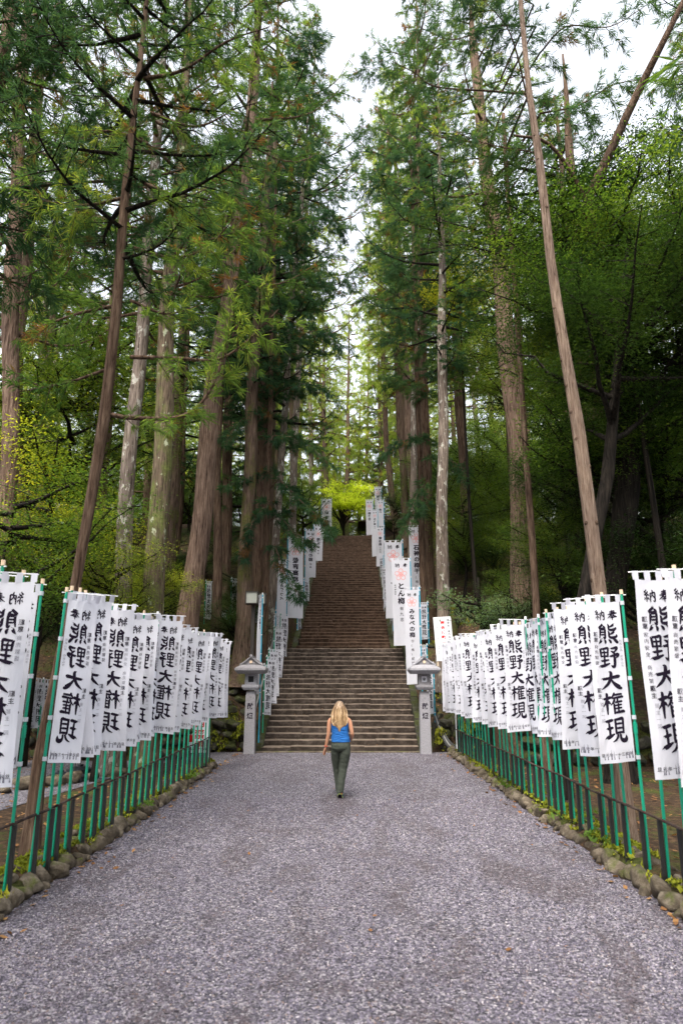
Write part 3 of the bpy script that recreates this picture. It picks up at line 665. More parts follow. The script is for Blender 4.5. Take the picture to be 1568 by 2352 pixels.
# railings: rusty rail with a black iron post beside each pole
postm = MB().box((0,0,.29), (.036,.036,.60)).mesh('post', M['iron'])
for side, posts in ((-1, posts_l), (1, posts_r)):
    y0, y1 = 3.6, posts[-1][1]+.25
    r = empty('railing', (side*3.2, (y0+y1)/2, .12), label='low rusty handrail on black iron posts tied to the %s row of banner poles' % ('left' if side < 0 else 'right'), cat='railing', group='railings behind the kerbs')
    b = MB(); k = 26; b.tube([(-side*.085+.006*math.sin(i*1.9), y0+(y1-y0)*i/k-(y0+y1)/2, .59+.008*math.sin(i*1.3)) for i in range(k+1)], [.015+.002*math.sin(i*2.7) for i in range(k+1)], 8)
    b.build('rail', M['rail'], r, True)
    for x, y in posts: link('post', postm, r, loc=(x-side*3.2, y-(y0+y1)/2, 0), rot=(random.uniform(-.01,.01), random.uniform(-.01,.01), random.uniform(-.2,.2)))
    yy = 5.1
    for yy in (4.3, 5.1): link('post', postm, r, loc=(0, yy-(y0+y1)/2, 0))
for side, y in ((1, 19.75), (-1, 17.15)):
    x = 3.17*side
    o = MB().tube([(0,0,0),(0,0,1.5 if side > 0 else .95)], .018, 8).build('stake', M['white_plastic'], loc=(x, y, .1)); tag(o, 'thin white plastic stake at the stairs end of the %s railing' % ('right' if side > 0 else 'left'), 'stake')

# ------------------------------------------------------------------ stair banners, measured off the photograph
def big_banner(x_pole, x_free, yt, yb, D, ink, label, group, pole='teal', base=None, yaw=0, amp=.04, kum=False, seed=0):
    a = P(x_pole, yt, D); b = P(x_pole, yb, D); c = P(x_free, yt, D)
    h = (a.z-b.z)-.07; w0 = abs(c.x-a.x); w_ = w0/max(.25, math.cos(R_(yaw)))-.035
    bz = base if base is not None else gz(a.x, D)
    L_ = a.z-bz+.02
    left = c.x > a.x
    r = empty('nobori_banner', (a.x, D, bz), label=label, cat='banner', group=group)
    rz = (R_(180)+R_(yaw)) if left else -R_(yaw)
    r.rotation_euler = (0, 0, rz)
    f = cloth_shape(w_, h, L_-.02, seed, amp)
    link('pole', pole_mesh(L_, M[pole], .017), r); link('cap', CAPS[1], r, loc=(0,0,L_-.01)); link('crossbar', bar_mesh(w_), r, loc=(0,0,L_-.02))
    cl = link('banner_cloth', cloth_mesh(w_, h, f, 6 if h > 2 else 5, 4, L_-.02), r)
    k = Ink(); ink(k, w_, h); link('lettering', k.mesh('lettering', INKS, f), cl)
    return r
def plum_ink(txt, size=.12, small='', start=.30, sub=''):
    def g(k, w_, h):
        s = w_
        k.char('奉', -w_*.27, h*.035, w_*.25, 0); k.char('納', -w_*.70, h*.035, w_*.25, 0)
        k.plum(-w_*.5, h*.035+w_*.66, w_*.34, 3)
        z = h*.035+w_*1.12; n = max(1, len(txt)); step = min(w_*.42, (h-z-w_*(.9 if sub else .1))/n)
        k.column(txt, -w_*.5, z, step*.92, 0, 1/.92, bold=.04)
        if sub: k.column(sub, -w_*.5, z+step*n+w_*.1, w_*.22, 0, 1.4, bold=.01)
        if small: k.column(small, -w_*.82, z+w_*.1, w_*.10, 0, 1.25)
    return g
def kum_ink(k, w_, h):
    q = kumano_ink(1, .40, w_ > .25); V = np.concatenate(q.V); V[:,0] *= w_/.40; V[:,1] *= h/1.70; k.V = [V]; k.F = q.F; k.M = q.M; k.n = q.n
GB = 'tall plum crest banners beside the stairs'; GK = 'small calligraphy banners beside the stairs'
big_banner(603, 592, 1366, 1594, 20.9, plum_ink('みなべの梅', sub='紀州'), 'tall narrow banner on bright blue pole just right of the left stone lantern', GB, base=0, yaw=55)
big_banner(636, 658, 1283, 1482, 27, plum_ink('紀州の梗つべ', sub=''), 'tall plum crest banner turned sideways, in front of the cream one', GB, yaw=30, seed=2)
big_banner(661, 697, 1232, 1419, 29.2, plum_ink('優南高梅', sub='本舗'), 'cream tall banner reading 優南高梅 under a red plum flower', GB, yaw=5, seed=1)
big_banner(701, 725, 1215, 1357, 38, plum_ink('まろの梅', sub='紀南'), 'tall banner reading まろの梅 on the upper left side of the stairs', GB, yaw=20, seed=4)
big_banner(720, 741, 1205, 1331, 42, plum_ink('梅受の', small='紀州の梅', sub='商店'), 'tall banner hanging over the left stair edge, above まろの梅', GB, yaw=15, seed=5)
big_banner(738, 762, 1144, 1240, 49.5, plum_ink('紀州梅'), 'pale banner at the very top of the stairs on the left, half behind twigs', GB, yaw=0, seed=6)
big_banner(607, 624, 1528, 1642, 21.35, kum_ink, 'lowest calligraphy banner at the left foot of the stairs', GK, 'green', yaw=45, seed=1)
big_banner(613, 634, 1509, 1615, 22.2, kum_ink, 'second lowest calligraphy banner at the left foot of the stairs', GK, 'green', yaw=45, seed=2)
big_banner(618, 638, 1492, 1598, 23.1, kum_ink, 'third lowest calligraphy banner at the left foot of the stairs', GK, 'green', yaw=45, seed=3)
big_banner(630, 649, 1440, 1555, 24.2, kum_ink, 'calligraphy banner below the sideways plum crest banner on the left', GK, 'green', yaw=40, seed=4)
big_banner(644, 660, 1410, 1524, 25.6, kum_ink, 'calligraphy banner at the left edge of the landing below the cream banner', GK, 'green', yaw=45, seed=5)
big_banner(618, 632, 1409, 1500, 25.9, kum_ink, 'calligraphy banner deep behind the blue poles on the left', GK, 'teal', yaw=20, seed=6)
big_banner(683, 692, 1401, 1462, 29.6, kum_ink, 'short banner folded nearly edge on beside the left stair edge above the landing', GK, 'teal', yaw=60, seed=7)
big_banner(698, 710, 1330, 1390, 33.5, kum_ink, 'short calligraphy banner under まろの梅 on the left stair edge', GK, 'teal', yaw=40, seed=8)
big_banner(963, 929, 1349, 1571, 21.8, plum_ink('みなべの梅', sub='Ⓡ(株)紀國', small=''), 'front tall plum crest banner on a blue pole behind the right stone lantern', GB, yaw=5, base=.1, seed=3)
big_banner(942, 900, 1282, 1482, 25, plum_ink('とん梅', sub='有九忠', small='紀州南高梅'), 'tall plum crest banner with bold black brush writing, second on the right of the stairs', GB, yaw=5, seed=4)
big_banner(924, 883, 1241, 1419, 28, plum_ink('・・、・', sub=''), 'tall nearly blank plum crest banner, third on the right of the stairs', GB, yaw=5, seed=5)
big_banner(972, 938, 1206, 1366, 29.4, plum_ink('石神の梅干', sub='(株)濱'), 'tall banner reading 石神の梅干 with twigs before its plum flower', GB, yaw=5, seed=6)
big_banner(882, 864, 1208, 1300, 40, plum_ink('夢想梅', sub='五田西'), 'plum crest banner halfway up the right stair edge with heavy writing', GB, yaw=10, seed=7)
big_banner(867, 854, 1169, 1277, 43, plum_ink('紀伊梅', sub='大字'), 'narrow plum crest banner third from the top on the right', GB, yaw=25, seed=8)
big_banner(881, 866, 1148, 1208, 46, plum_ink('梅べ'), 'short plum crest banner right below the topmost one on the right', GB, yaw=10, seed=9)
big_banner(857, 840, 1147, 1228, 47, plum_ink('一梅千日'), 'plum crest banner reading 一梅千日 at the top right stair corner', GB, yaw=5, seed=10)
big_banner(876, 860, 1118, 1190, 49.5, plum_ink('紀州'), 'topmost plum crest banner standing above all others on the right', GB, yaw=0, seed=11)
big_banner(982, 964, 1384, 1468, 27, kum_ink, 'small calligraphy banner between the tall right banners and the lichen trunk', GK, 'teal', yaw=5, seed=2)
big_banner(980, 963, 1482, 1560, 23.6, kum_ink, 'small calligraphy banner peeking out above the right stone lantern roof', GK, 'teal', yaw=10, seed=3)
big_banner(995, 978, 1525, 1640, 21.2, kum_ink, 'calligraphy banner just right of the right stone lantern', GK, 'teal', yaw=30, seed=4)
for i, (a, b, yt, yb, D) in enumerate([(901,889,1364,1426,31.2),(893,881,1345,1419,32.6),(890,879,1316,1403,34),(887,877,1300,1374,36),(880,872,1276,1340,38)]):
    big_banner(a, b, yt, yb, D, kum_ink, 'small calligraphy banner %s up the right edge of the upper stairs' % ('lowest','second','third','fourth','fifth')[i], GK, 'teal', yaw=30, seed=i)
# calligraphy banners standing farther off among the trees
GF = 'calligraphy banners standing among the trees on the left'
for a, b, yt, yb, D, lb in [(473,486,1335,1421,27,'thin calligraphy banner high on the bank behind the big red trunk'),(475,490,1400,1468,27.6,'calligraphy banner half hidden right behind the big red trunk'),
        (521,507,1403,1468,27.6,'calligraphy banner right of the slim dark trunk on the left bank'),(532,547,1329,1413,27,'tilted calligraphy banner beside the mossy double trunk'),(586,597,1395,1430,26,'small banner glimpsed behind the lamp post')]:
    big_banner(a, b, yt, yb, D, kum_ink, lb, GF, 'green', yaw=25, seed=D)
GL = 'calligraphy banners standing before the wall of the left lot'
for i, (a, b) in enumerate([(46,60),(60,86),(78,101),(100,120),(12,30)]):
    big_banner(a, b, 1556+i*2, 1672, 17.6+.1*i, kum_ink, 'distant calligraphy banner before the dark left wall, %s' % ('behind the third pole','second from the group\'s left','middle of the group','rightmost of the group','leftmost, at the picture edge')[i], GL, 'green', base=0, yaw=20, seed=i)

# ------------------------------------------------------------------ stone lanterns
def lantern(x, y, side):
    r = empty('stone_lantern', (x, y, 0), label='grey granite lantern %s of the stairs, carved 献燈, %s' % (('left', 'with a dark empty window') if side < 0 else ('right', 'with a white crest panel in its window')), cat='stone lantern', group='stone lanterns at the foot of the stairs')
    G = M['granite']
    MB().box((0,0,.80), (.31,.31,1.62), top=(.90,.90)).build('pillar', G, r, bev=.012)
    MB().box((0,0,1.655), (.255,.255,.10)).build('neck', G, r, bev=.01)
    MB().box((0,0,1.78), (.40,.40,.075), top=(1.22,1.22)).box((0,0,1.855), (.49,.49,.075)).build('shelf', G, r, bev=.01)
    fb = MB(); z0, z1 = 1.893, 2.20                                  # fire box: four corner posts, sills and lintels
    for sx in (-1,1):
        for sy in (-1,1): fb.box((sx*.125, sy*.125, (z0+z1)/2), (.092,.092,z1-z0))
    for a in (0,1):
        for s in (-1,1):
            for zz, hh in ((z0+.036,.07),(z1-.036,.07)):
                fb.box((0,s*.127,zz) if a == 0 else (s*.127,0,zz), (.158,.084,hh) if a == 0 else (.084,.158,hh))
    fb.build('fire_box', G, r, bev=.005)
    if side > 0:
        MB().box((0,-.118,(z0+z1)/2), (.154,.006,.163)).build('window_fill', M['board'], r)
        k = Ink(); k.ring(0, 0, .043, .043, .043, 0); 
        for j in range(3):
            a = j*2*math.pi/3-.6; k.ring(.019*math.cos(a), .019*math.sin(a), .010, .010, .010, 4, n=14)
            k.bar((.019*math.cos(a)+.006*math.cos(a+1.5), .019*math.sin(a)+.006*math.sin(a+1.5)), (.041*math.cos(a+1.5), .041*math.sin(a+1.5)), .006, 4, 7)
        link('crest', k.mesh('crest', INKS, lambda sx, sv: np.stack([sx, sx*0-.1215, (z0+z1)/2-sv], -1), (1,), .0006), r)
    else:
        MB().box((0,0,(z0+z1)/2), (.166,.10,.17)).build('window_fill', M['blackrubber'], r)  # black block stands in for the dark hollow of the empty window
    # roof: eaves slab, hipped lower part, gable above with a boss and ridge
    rf = MB(); e = .44
    rf.box((0,0,2.245), (.72,.72,.10), top=(1.23,1.23)).box((0,0,2.325), (.885,.885,.06), top=(.985,.985))
    rf.box((0,0,2.405), (.87,.87,.10), top=(.62,.62))
    rf.add([(-.27,-.26,2.455),(.27,-.26,2.455),(0,-.26,2.655),(-.27,.26,2.455),(.27,.26,2.455),(0,.26,2.655)], [(0,1,2),(5,4,3),(0,2,5,3),(1,4,5,2),(0,3,4,1)])
    ro = rf.build('roof', G, r, bev=.008)
    g = MB()
    for s in (-1,1): g.tube([(s*.31,-.285,2.445),(s*.16,-.285,2.54),(0,-.285,2.675)], [.030,.024,.024], 6); g.tube([(s*.31,.285,2.445),(0,.285,2.675)], .026, 6)
    g.tube([(0,-.31,2.68),(0,.31,2.68)], .036, 8); g.tube([(0,-.33,2.70),(0,-.27,2.70)], .045, 8)
    g.build('ridge', G, ro)
    MB().tube([(0,-.262,2.53),(0,-.275,2.53)], .042, 14).build('boss', M['wood_cap'], ro)
    k = Ink(); k.char('献', 0, .0, .175, 0, bold=.03, brush=False); k.char('燈', 0, .27, .175, 0, bold=.03, brush=False)
    def sh(sx, sv):
        z = 1.39-sv; yy = -(.155*(1-(z/1.62)*.10))
        return np.stack([sx, yy, z], -1)
    link('carved_letters', k.mesh('carved_letters', INKS, sh, (1,), .0015), r)
lantern(-2.60, 20.35, -1); lantern(2.38, 20.35, 1)

# ------------------------------------------------------------------ signs
def sign_flat(name, label, cat, loc, w_, h, inkf, tilt=0, yaw=0, post=0):
    r = empty(name, loc, label=label, cat=cat); r.rotation_euler = (0, tilt, yaw)
    MB().box((0,0,post+h/2), (w_,.018,h)).build('board', M['board'], r, bev=.003)
    if post or cat == 'sign':
        pm = MB(); 
        for s in (-1,1): pm.box((s*(w_/2-.03),.022,(post+h)/2), (.03,.024,post+h))
        pm.build('post', M['wood_cap'], r)
    k = Ink(); inkf(k, w_, h)
    link('lettering', k.mesh('lettering', INKS, lambda sx, sv: np.stack([sx, sx*0-.0095, post+h-sv], -1), (1,), .0008), r)
    return r
def ink_fund(k, w_, h):
    k.column('募金活動一切禁ず', .0, .13, .125, 2, 1.20, bold=.035, brush=False)
    k.column('鳥居前・境内地での', w_*.32, .07, .078, 0, 1.14, bold=.012)
    k.column('※募金活動を行っている場合、即刻警察に通報します', -w_*.32, .10, .038, 0, 1.32, bold=.002)
a = P(1024, 1518, 21.8); b = P(1020, 1417, 21.8)
sign_flat('notice_board', 'white upright notice board with red writing 募金活動一切禁ず before the lichen covered trunk', 'sign', (a.x, 21.8, a.z-.15), .56, b.z-a.z, ink_fund, tilt=-.055, post=.15)
def ink_smoke(k, w_, h):
    k.column('境内禁煙', .03, .16, .27, 2, 1.13, bold=.03, brush=False)
    k.rect(-w_/2+.02, h*.42, -w_/2+.16, h*.80, 2, 0)
    V0 = len(k.V); k.column('厳禁', -w_/2+.09, h*.48, .12, 4, 1.25, bold=.02, brush=False)
    for v in k.V[V0:]: v[:,2] += 3
    k.latin('No smoking', -w_/2+.03, h-.16, .115, 0)
a = P(454, 1726, 19.7); b = P(454, 1605, 19.7)
sign_flat('no_smoking_sign', 'white no smoking board with red characters standing behind the end of the left railing', 'sign', (a.x, 19.7, .06), .58, b.z-a.z, ink_smoke, post=.03)
# small hanging flags on black weighted stands in the left lot
for i, (xa, D, lb) in enumerate([(178, 15.0, 'front white flag on a black weighted stand in the left lot'), (146, 15.2, 'left white flag on a black weighted stand in the left lot'), (190, 16.2, 'rear white flag on a black weighted stand in the left lot')]):
    p = P(xa, 1700, D); r = empty('flag_stand', (p.x, D, 0), label=lb, cat='flag stand', group='white flags on black stands')
    MB().box((0,0,.05), (.42,.42,.10)).box((0,0,.125), (.40,.40,.05), top=(.45,.45)).box((0,0,.17), (.10,.10,.05)).build('base', M['blackrubber'], r, bev=.01)
    MB().tube([(0,0,.15),(0,0,1.25)], .012, 8).build('pole', M['pipe'], r)
    f = cloth_shape(.34, .62, 1.22, i+2, .03)
    c = link('flag', cloth_mesh(.34, .62, f, 3, 3, 1.20), r)
    k = Ink(); k.latin('amla', -.29, .50, .10, 0); k.latin('0550', -.24, .22, .08, 1); link('lettering', k.mesh('lettering', INKS, f), c); r.rotation_euler = (0,0,R_(180-15*i))

# lamp post
p = P(582, 1388, 22.6); zb = gz(p.x, 22.6)
r = empty('lamp_post', (p.x, 22.6, zb), label='square brown lamp post with two boxy white lamps left of the stairs', cat='lamp post')
hz = p.z-zb
MB().box((0,0,hz/2-.1), (.11,.11,hz+.2)).build('post', M['brown_metal'], r, bev=.004)
for i, (dx, dy, s) in enumerate(((-.03,-.12,1.0), (.20,.22,.92))):
    b = MB(); w_, h = .40*s, .40*s; zc = hz+.19
    lamp = link('lamp_shade', MB().box((dx,dy,zc), (w_-.05,w_-.05,h-.03)).mesh('lamp_shade', M['glass_shade']), r)
    for sx in (-1,1):
        for sy in (-1,1): b.box((dx+sx*(w_/2-.012), dy+sy*(w_/2-.012), zc), (.03,.03,h-.04))
    for sz in (-1,1): b.box((dx,dy,zc+sz*(h/2-.008)), (w_+.02,w_+.02,.03))
    b.build('lamp_frame', M['brown_metal'], lamp)

# loose cables and handrails by the stairs
r = empty('cable_bundle', (2.95, 21, 0), label='black cables sagging down the bank right of the right stone lantern', cat='cables')
for i in range(5):
    o = i*.045
    pts = [P(984+i*1.2,1585,22.3)-Vector((2.95,21,0)), P(990+i*1.5,1620,21.6)-Vector((2.95,21,0)), P(999+i*1.8,1656,21.0)-Vector((2.95,21,0)), P(1014+i*1.4,1690-i*2,20.7)-Vector((2.95,21,0)), P(1030+i*1.5,1725-i*3,20.5)-Vector((2.95,21,0)), Vector((.55+o,-.62-o,.02))]
    c = [Vector(q) for q in catmull([tuple(q) for q in pts], 5)] if False else pts
    cc = []
    for j in range(len(pts)-1):
        for t in (0,.25,.5,.75):
            cc.append(pts[j].lerp(pts[j+1], t)+Vector((0,0,-.05*math.sin(math.pi*t)*0)))
    cc.append(pts[-1])
    for _ in range(3): cc = [cc[0]]+[(cc[j-1]+cc[j]+cc[j+1])/3 for j in range(1, len(cc)-1)]+[cc[-1]]
    MB().tube(cc, .015 if i % 2 else .02, 6).build('cable', M['pipe'] if i != 2 else M['steel'], r, True)
for s, D0 in ((-1, 21.1), (1, 27.9)):
    r = empty('stair_handrail', (s*2.15, D0, 0), label='slim grey handrail at the %s stairs on the %s' % (('lower','left') if s < 0 else ('upper','right')), cat='handrail')
    b = MB(); hw = 2.55 if s < 0 else 2.02
    ys = [D0+i*1.3 for i in range(5 if s < 0 else 9)]
    pt = [Vector((float(stair_c(y))+s*hw-s*2.15, y-D0, float(stair_z(y))+.85)) for y in ys]
    b.tube(pt, .022, 8); b.build('rail', M['steel'], r, True)
    for q in pt: MB().tube([(q.x, q.y, q.z), (q.x, q.y, q.z-1.1)], .018, 6).build('post', M['steel'], r)
MB()
# small shrine gate roof and stone lantern glimpsed above the stairs
p = P(886, 1190, 54)
r = empty('gate_building', (3.9, 58, TOPZ), label='dark timber gate roof glimpsed behind the banners at the top of the stairs', cat='gate')
MB().box((0,0,1.3), (3.2,2.2,2.6)).build('wall', M['wood_dark'], r)
MB().box((0,0,2.8), (5.0,4.0,.5), top=(.5,.5)).box((0,0,3.15), (2.4,1.9,.3)).build('roof', M['wood_dark'], r)

# ------------------------------------------------------------------ the woman walking
def skin_mesh(name, joints, edges, mat, root=0, sub=2, parent=None):
    me = bpy.data.meshes.new(name); me.from_pydata([j[0] for j in joints], edges, [])
    o = bpy.data.objects.new(name, me); col.objects.link(o)
    sk = o.modifiers.new('skin', 'SKIN'); sk.use_smooth_shade = True
    for i, j in enumerate(joints):
        v = me.skin_vertices[0].data[i]; v.radius = (j[1], j[2] if len(j) > 2 else j[1]); v.use_root = (i == root)
    ss = o.modifiers.new('sub', 'SUBSURF'); ss.levels = sub; ss.render_levels = sub
    dg = bpy.context.evaluated_depsgraph_get(); dg.update()
    m2 = bpy.data.meshes.new_from_object(o.evaluated_get(dg)); m2.name = name
    bpy.data.objects.remove(o); bpy.data.meshes.remove(me)
    m2.materials.clear(); m2.materials.append(mat); m2.polygons.foreach_set('use_smooth', np.ones(len(m2.polygons), dtype=bool))
    return m2
def skinmat(name, c, sss=.08):
    m, t, b = newmat(name, .5, .35); f = noise(t, obj_co(t), 9, 4); t.links.new(ramp(t, f, [(.3, tuple(q*.9 for q in c)), (.7, c)]), b.inputs['Base Color'])
    b.inputs['Subsurface Weight'].default_value = sss; b.inputs['Subsurface Scale'].default_value = .01; return m
M['skin'] = skinmat('tanned_skin', (.48,.235,.14))
M['tank'] = flat('blue_tank_top_fabric', (.018,.115,.36), .8, .2, .12, 18)
bump(M['tank'].node_tree, M['tank'].node_tree.nodes['Principled BSDF'], noise(M['tank'].node_tree, obj_co(M['tank'].node_tree), 7, 3, .5, 1.5, (.6,1,2.4)), 1, .05)
def trouser_mat():
    m, t, b = newmat('olive_trouser_fabric', .85, .2)
    co = obj_co(t); t.links.new(ramp(t, noise(t, co, 40, 3), [(.3,(.040,.046,.036)),(.7,(.052,.060,.047))]), b.inputs['Base Color'])
    bump(t, b, noise(t, co, 9, 3, .5, 1.5, (.7,1,2.0)), .8, .02); return m
M['trouser'] = trouser_mat()
def hair_mat():
    m, t, b = newmat('blonde_hair', .45, .4); g = N(t, 'ShaderNodeNewGeometry')
    s = N(t, 'ShaderNodeSeparateXYZ'); t.links.new(obj_co(t), s.inputs[0])
    a = ramp(t, g.outputs['Random Per Island'], [(0,(.07,.035,.018)),(.3,(.22,.125,.055)),(.7,(.42,.27,.13)),(1,(.62,.46,.28))])
    rt = ramp(t, g.outputs['Random Per Island'], [(0,(.07,.04,.022)),(.5,(.20,.12,.065)),(1,(.42,.30,.19))])
    t.links.new(mixc(t, lr(t, s.outputs[2], 1.46, 1.62), a, rt), b.inputs['Base Color']); return m
M['hair'] = hair_mat()
W = empty('person', (-.035, 12.95, 0), label='woman walking away, long blonde hair, blue tank top and dark olive trousers', cat='person')
# body: one skinned surface (x right, y away from the camera, z up)
J = [((.022,0,.93),.135,.105), ((.018,0,1.02),.122,.09), ((.012,-.005,1.12),.118,.09), ((.005,-.005,1.23),.135,.095), ((0,0,1.32),.125,.085), ((0,.005,1.385),.062,.055), ((0,.02,1.45),.048,.05), ((0,.03,1.52),.072,.085), ((0,.03,1.585),.062,.078),
     # left arm
     ((-.135,0,1.345),.052,.052), ((-.178,-.005,1.315),.050,.05), ((-.190,-.015,1.20),.041,.041), ((-.198,-.025,1.085),.035,.035), ((-.222,-.005,.98),.034,.034), ((-.242,.015,.885),.023,.026), ((-.254,.02,.845),.026,.018),
     # right arm
     ((.135,0,1.34),.052,.052), ((.178,-.005,1.31),.050,.05), ((.205,-.03,1.20),.041,.041), ((.230,-.045,1.085),.037,.037), ((.222,.05,1.02),.034,.034), ((.196,.15,.975),.023,.025), ((.186,.19,.955),.027,.018),
     # legs (mostly inside the trousers)
     ((-.07,.01,.86),.085), ((-.058,.13,.50),.052), ((-.012,.15,.14),.032), ((-.012,.12,.09),.030),
     ((.095,-.005,.86),.085), ((.06,.0,.50),.052), ((.010,-.045,.16),.030), ((.006,-.05,.11),.028)]
Ed = [(0,1),(1,2),(2,3),(3,4),(4,5),(5,6),(6,7),(7,8),(4,9),(9,10),(10,11),(11,12),(12,13),(13,14),(14,15),(4,16),(16,17),(17,18),(18,19),(19,20),(20,21),(21,22),(0,23),(23,24),(24,25),(25,26),(0,27),(27,28),(28,29),(29,30)]
body = link('body', skin_mesh('body', J, Ed, M['skin']), W)
def hand(root, fdir, side, up, curl, nm):
    """five fingers rooted in the palm; fdir finger direction, side towards the thumb, up = back of the hand"""
    f, s, u = Vector(fdir).normalized(), Vector(side).normalized(), Vector(up).normalized(); root = Vector(root); b = []
    js = [(tuple(root-f*.01), .024, .016), (tuple(root+f*.03), .032, .014), (tuple(root+f*.062), .031, .012)]; me = MB()
    palm = skin_mesh('palm', js, [(0,1),(1,2)], M['skin'], 0, 2); o = link('hand', palm, W)
    for k, (off, ln) in enumerate(((.027,.070),(.009,.080),(-.009,.074),(-.026,.058))):
        p0 = root+f*.055+s*off; spread = s*off*.35
        p1 = p0+f*ln*.45+spread*.6; p2 = p1+(f-u*curl*.8)*ln*.32+spread*.4; p3 = p2+(f-u*curl*1.6)*ln*.26
        link('finger', skin_mesh('finger', [(tuple(p0-f*.02),.009),(tuple(p0),.009),(tuple(p1),.0085),(tuple(p2),.0078),(tuple(p3),.0065)], [(0,1),(1,2),(2,3),(3,4)], M['skin'], 0, 1), o)
    p0 = root+s*.02+f*.005; p1 = p0+(s*.8+f*.8)*.03; p2 = p1+(s*.35+f)*.028; p3 = p2+(f-u*curl)*.022
    link('thumb', skin_mesh('thumb', [(tuple(p0),.012),(tuple(p1),.011),(tuple(p2),.0095),(tuple(p3),.0075)], [(0,1),(1,2),(2,3)], M['skin'], 0, 1), o)
hand((-.256,.02,.842), (-.22,.12,-1), (.45,.85,0), (-.6,-.75,.1), .25, 'left')
hand((.184,.20,.950), (-.25,.55,-.75), (-.85,.2,.35), (.6,-.5,-.2), .4, 'right')
for c, ax in (((-.243,.016,.878),(-.22,.15,-1)), ((.193,.16,.970),(-.25,.8,-.4))):
    ax = Vector(ax).normalized(); a = ax.orthogonal().normalized(); b2 = ax.cross(a)
    MB().tube([Vector(c)+a*.029*math.cos(q)+b2*.029*math.sin(q) for q in np.linspace(0, 6.28, 17)], .0045, 6, caps=False).build('bracelet', M['red_ink'] if c[0] < 0 else M['blackrubber'], W, True)
# face (turned away from the camera)
fc = MB(); fc.add([(-.012,.108,1.505),(.012,.108,1.505),(0,.132,1.508),(0,.108,1.55)], [(0,2,3),(2,1,3),(0,1,2)])
fc.build('nose', M['skin'], W, True)
for s in (-1,1):
    ey = link('eye', rock_mesh('eye', M['board'], 1, 2, 0), W, loc=(s*.030,.103,1.545), scale=(.012,.008,.008))
    link('iris', rock_mesh('iris', M['ink'], 1, 1, 0), ey, loc=(0,.8,0), scale=(.42,.4,.6))
    link('ear', rock_mesh('ear', M['skin'], 2, 2, .1), W, loc=(s*.077,.02,1.53), scale=(.010,.020,.032))
link('mouth', rock_mesh('mouth', M['pink_ink'], 3, 2, .05), W, loc=(0,.108,1.472), scale=(.024,.007,.007))
# lofted clothes
def loft(name, rings, mat, n=28, wr=.0, seed=0, parent=W, cap=False, thick=.004):
    V, F = [], []
    for i, (cx, cy, z, rx, ry) in enumerate(rings):
        for j in range(n):
            a = 2*math.pi*j/n; k = 1+wr*float(vnoise(a*2.2+seed, z*26+a*3, 0, seed))
            zz = z if not callable(z) else z(a)
            V.append((cx+rx*k*math.cos(a), cy+ry*k*math.sin(a), zz))
    m = len(rings); F = [(i*n+j, i*n+(j+1)%n, (i+1)*n+(j+1)%n, (i+1)*n+j) for i in range(m-1) for j in range(n)]
    if cap: F.append(tuple(range(n))[::-1])
    o = link(name, mesh(name, np.array(V), F, mat, True), parent)
    s = o.modifiers.new('solid', 'SOLIDIFY'); s.thickness = thick; s.offset = 1; 
    u = o.modifiers.new('sub', 'SUBSURF'); u.levels = u.render_levels = 1
    return o
def dense(keys, step=.018):
    z = [k[2] for k in keys]; out = []; zz = z[0]; sgn = 1 if z[-1] > z[0] else -1; k = np.array(keys)
    n = int(abs(z[-1]-z[0])/step)
    for i in range(n+1):
        t = z[0]+(z[-1]-z[0])*i/n; o = k[:,2]*sgn
        out.append(tuple(np.interp(t*sgn, o, k[:,c]) if c != 2 else t for c in range(5)))
    return out
# tank top: straight round the chest, the back scooped
tr = dense([(.020,-.006,.950,.170,.132), (.018,-.004,1.00,.163,.126), (.013,-.004,1.08,.150,.116), (.008,-.006,1.16,.150,.113), (.004,-.006,1.24,.160,.115), (.002,-.004,1.285,.152,.110)])
loft('tank_top', tr, M['tank'], wr=.035, seed=3)
for s in (-1,1):   # racer straps
    MB().tube([(s*.118,-.085,1.265),(s*.098,-.088,1.32),(s*.086,-.052,1.375),(s*.082,.0,1.395),(s*.085,.06,1.36),(s*.10,.10,1.27)], .0105, 6).build('strap', M['wood_cap'], W, True)
# trousers: pelvis and two legs
def ringmesh(sets, n=30):
    V, F = [], []
    for rings in sets:
        k0 = len(V)
        for (cx, cy, z, rx, ry) in rings:
            for j in range(n):
                a = 2*math.pi*j/n; V.append((cx+rx*math.cos(a), cy+ry*math.sin(a)*(1.06 if math.sin(a) < 0 else .95), z))
        m = len(rings); F += [(k0+i*n+j, k0+i*n+(j+1)%n, k0+(i+1)*n+(j+1)%n, k0+(i+1)*n+j) for i in range(m-1) for j in range(n)]
        F += [tuple(k0+j for j in range(n))[::-1], tuple(k0+(m-1)*n+j for j in range(n))]
    return V, [f[::-1] for f in F]
tv, tf = ringmesh([dense([(.020,-.002,.985,.150,.112),(.021,-.006,.94,.163,.122),(.022,-.012,.89,.174,.134),(.022,-.014,.84,.176,.134),(.022,-.005,.80,.150,.115),(.022,0,.775,.08,.06)], .012),
   dense([(-.062,.010,.86,.088,.100),(-.066,.030,.76,.092,.100),(-.064,.075,.62,.080,.088),(-.056,.125,.48,.066,.076),(-.034,.15,.33,.062,.068),(-.012,.145,.14,.060,.066),(-.008,.14,.10,.060,.066)], .012),
   dense([(.104,-.008,.86,.090,.112),(.100,-.012,.76,.098,.114),(.084,.0,.62,.088,.096),(.064,-.0,.49,.075,.080),(.034,-.03,.32,.069,.076),(.012,-.055,.145,.064,.072),(.006,-.058,.105,.065,.073)], .012)])
tm = mesh('trousers', np.array(tv), tf, M['trouser'], True)
co = np.empty(len(tm.vertices)*3, np.float32); tm.vertices.foreach_get('co', co); co = co.reshape(-1,3)
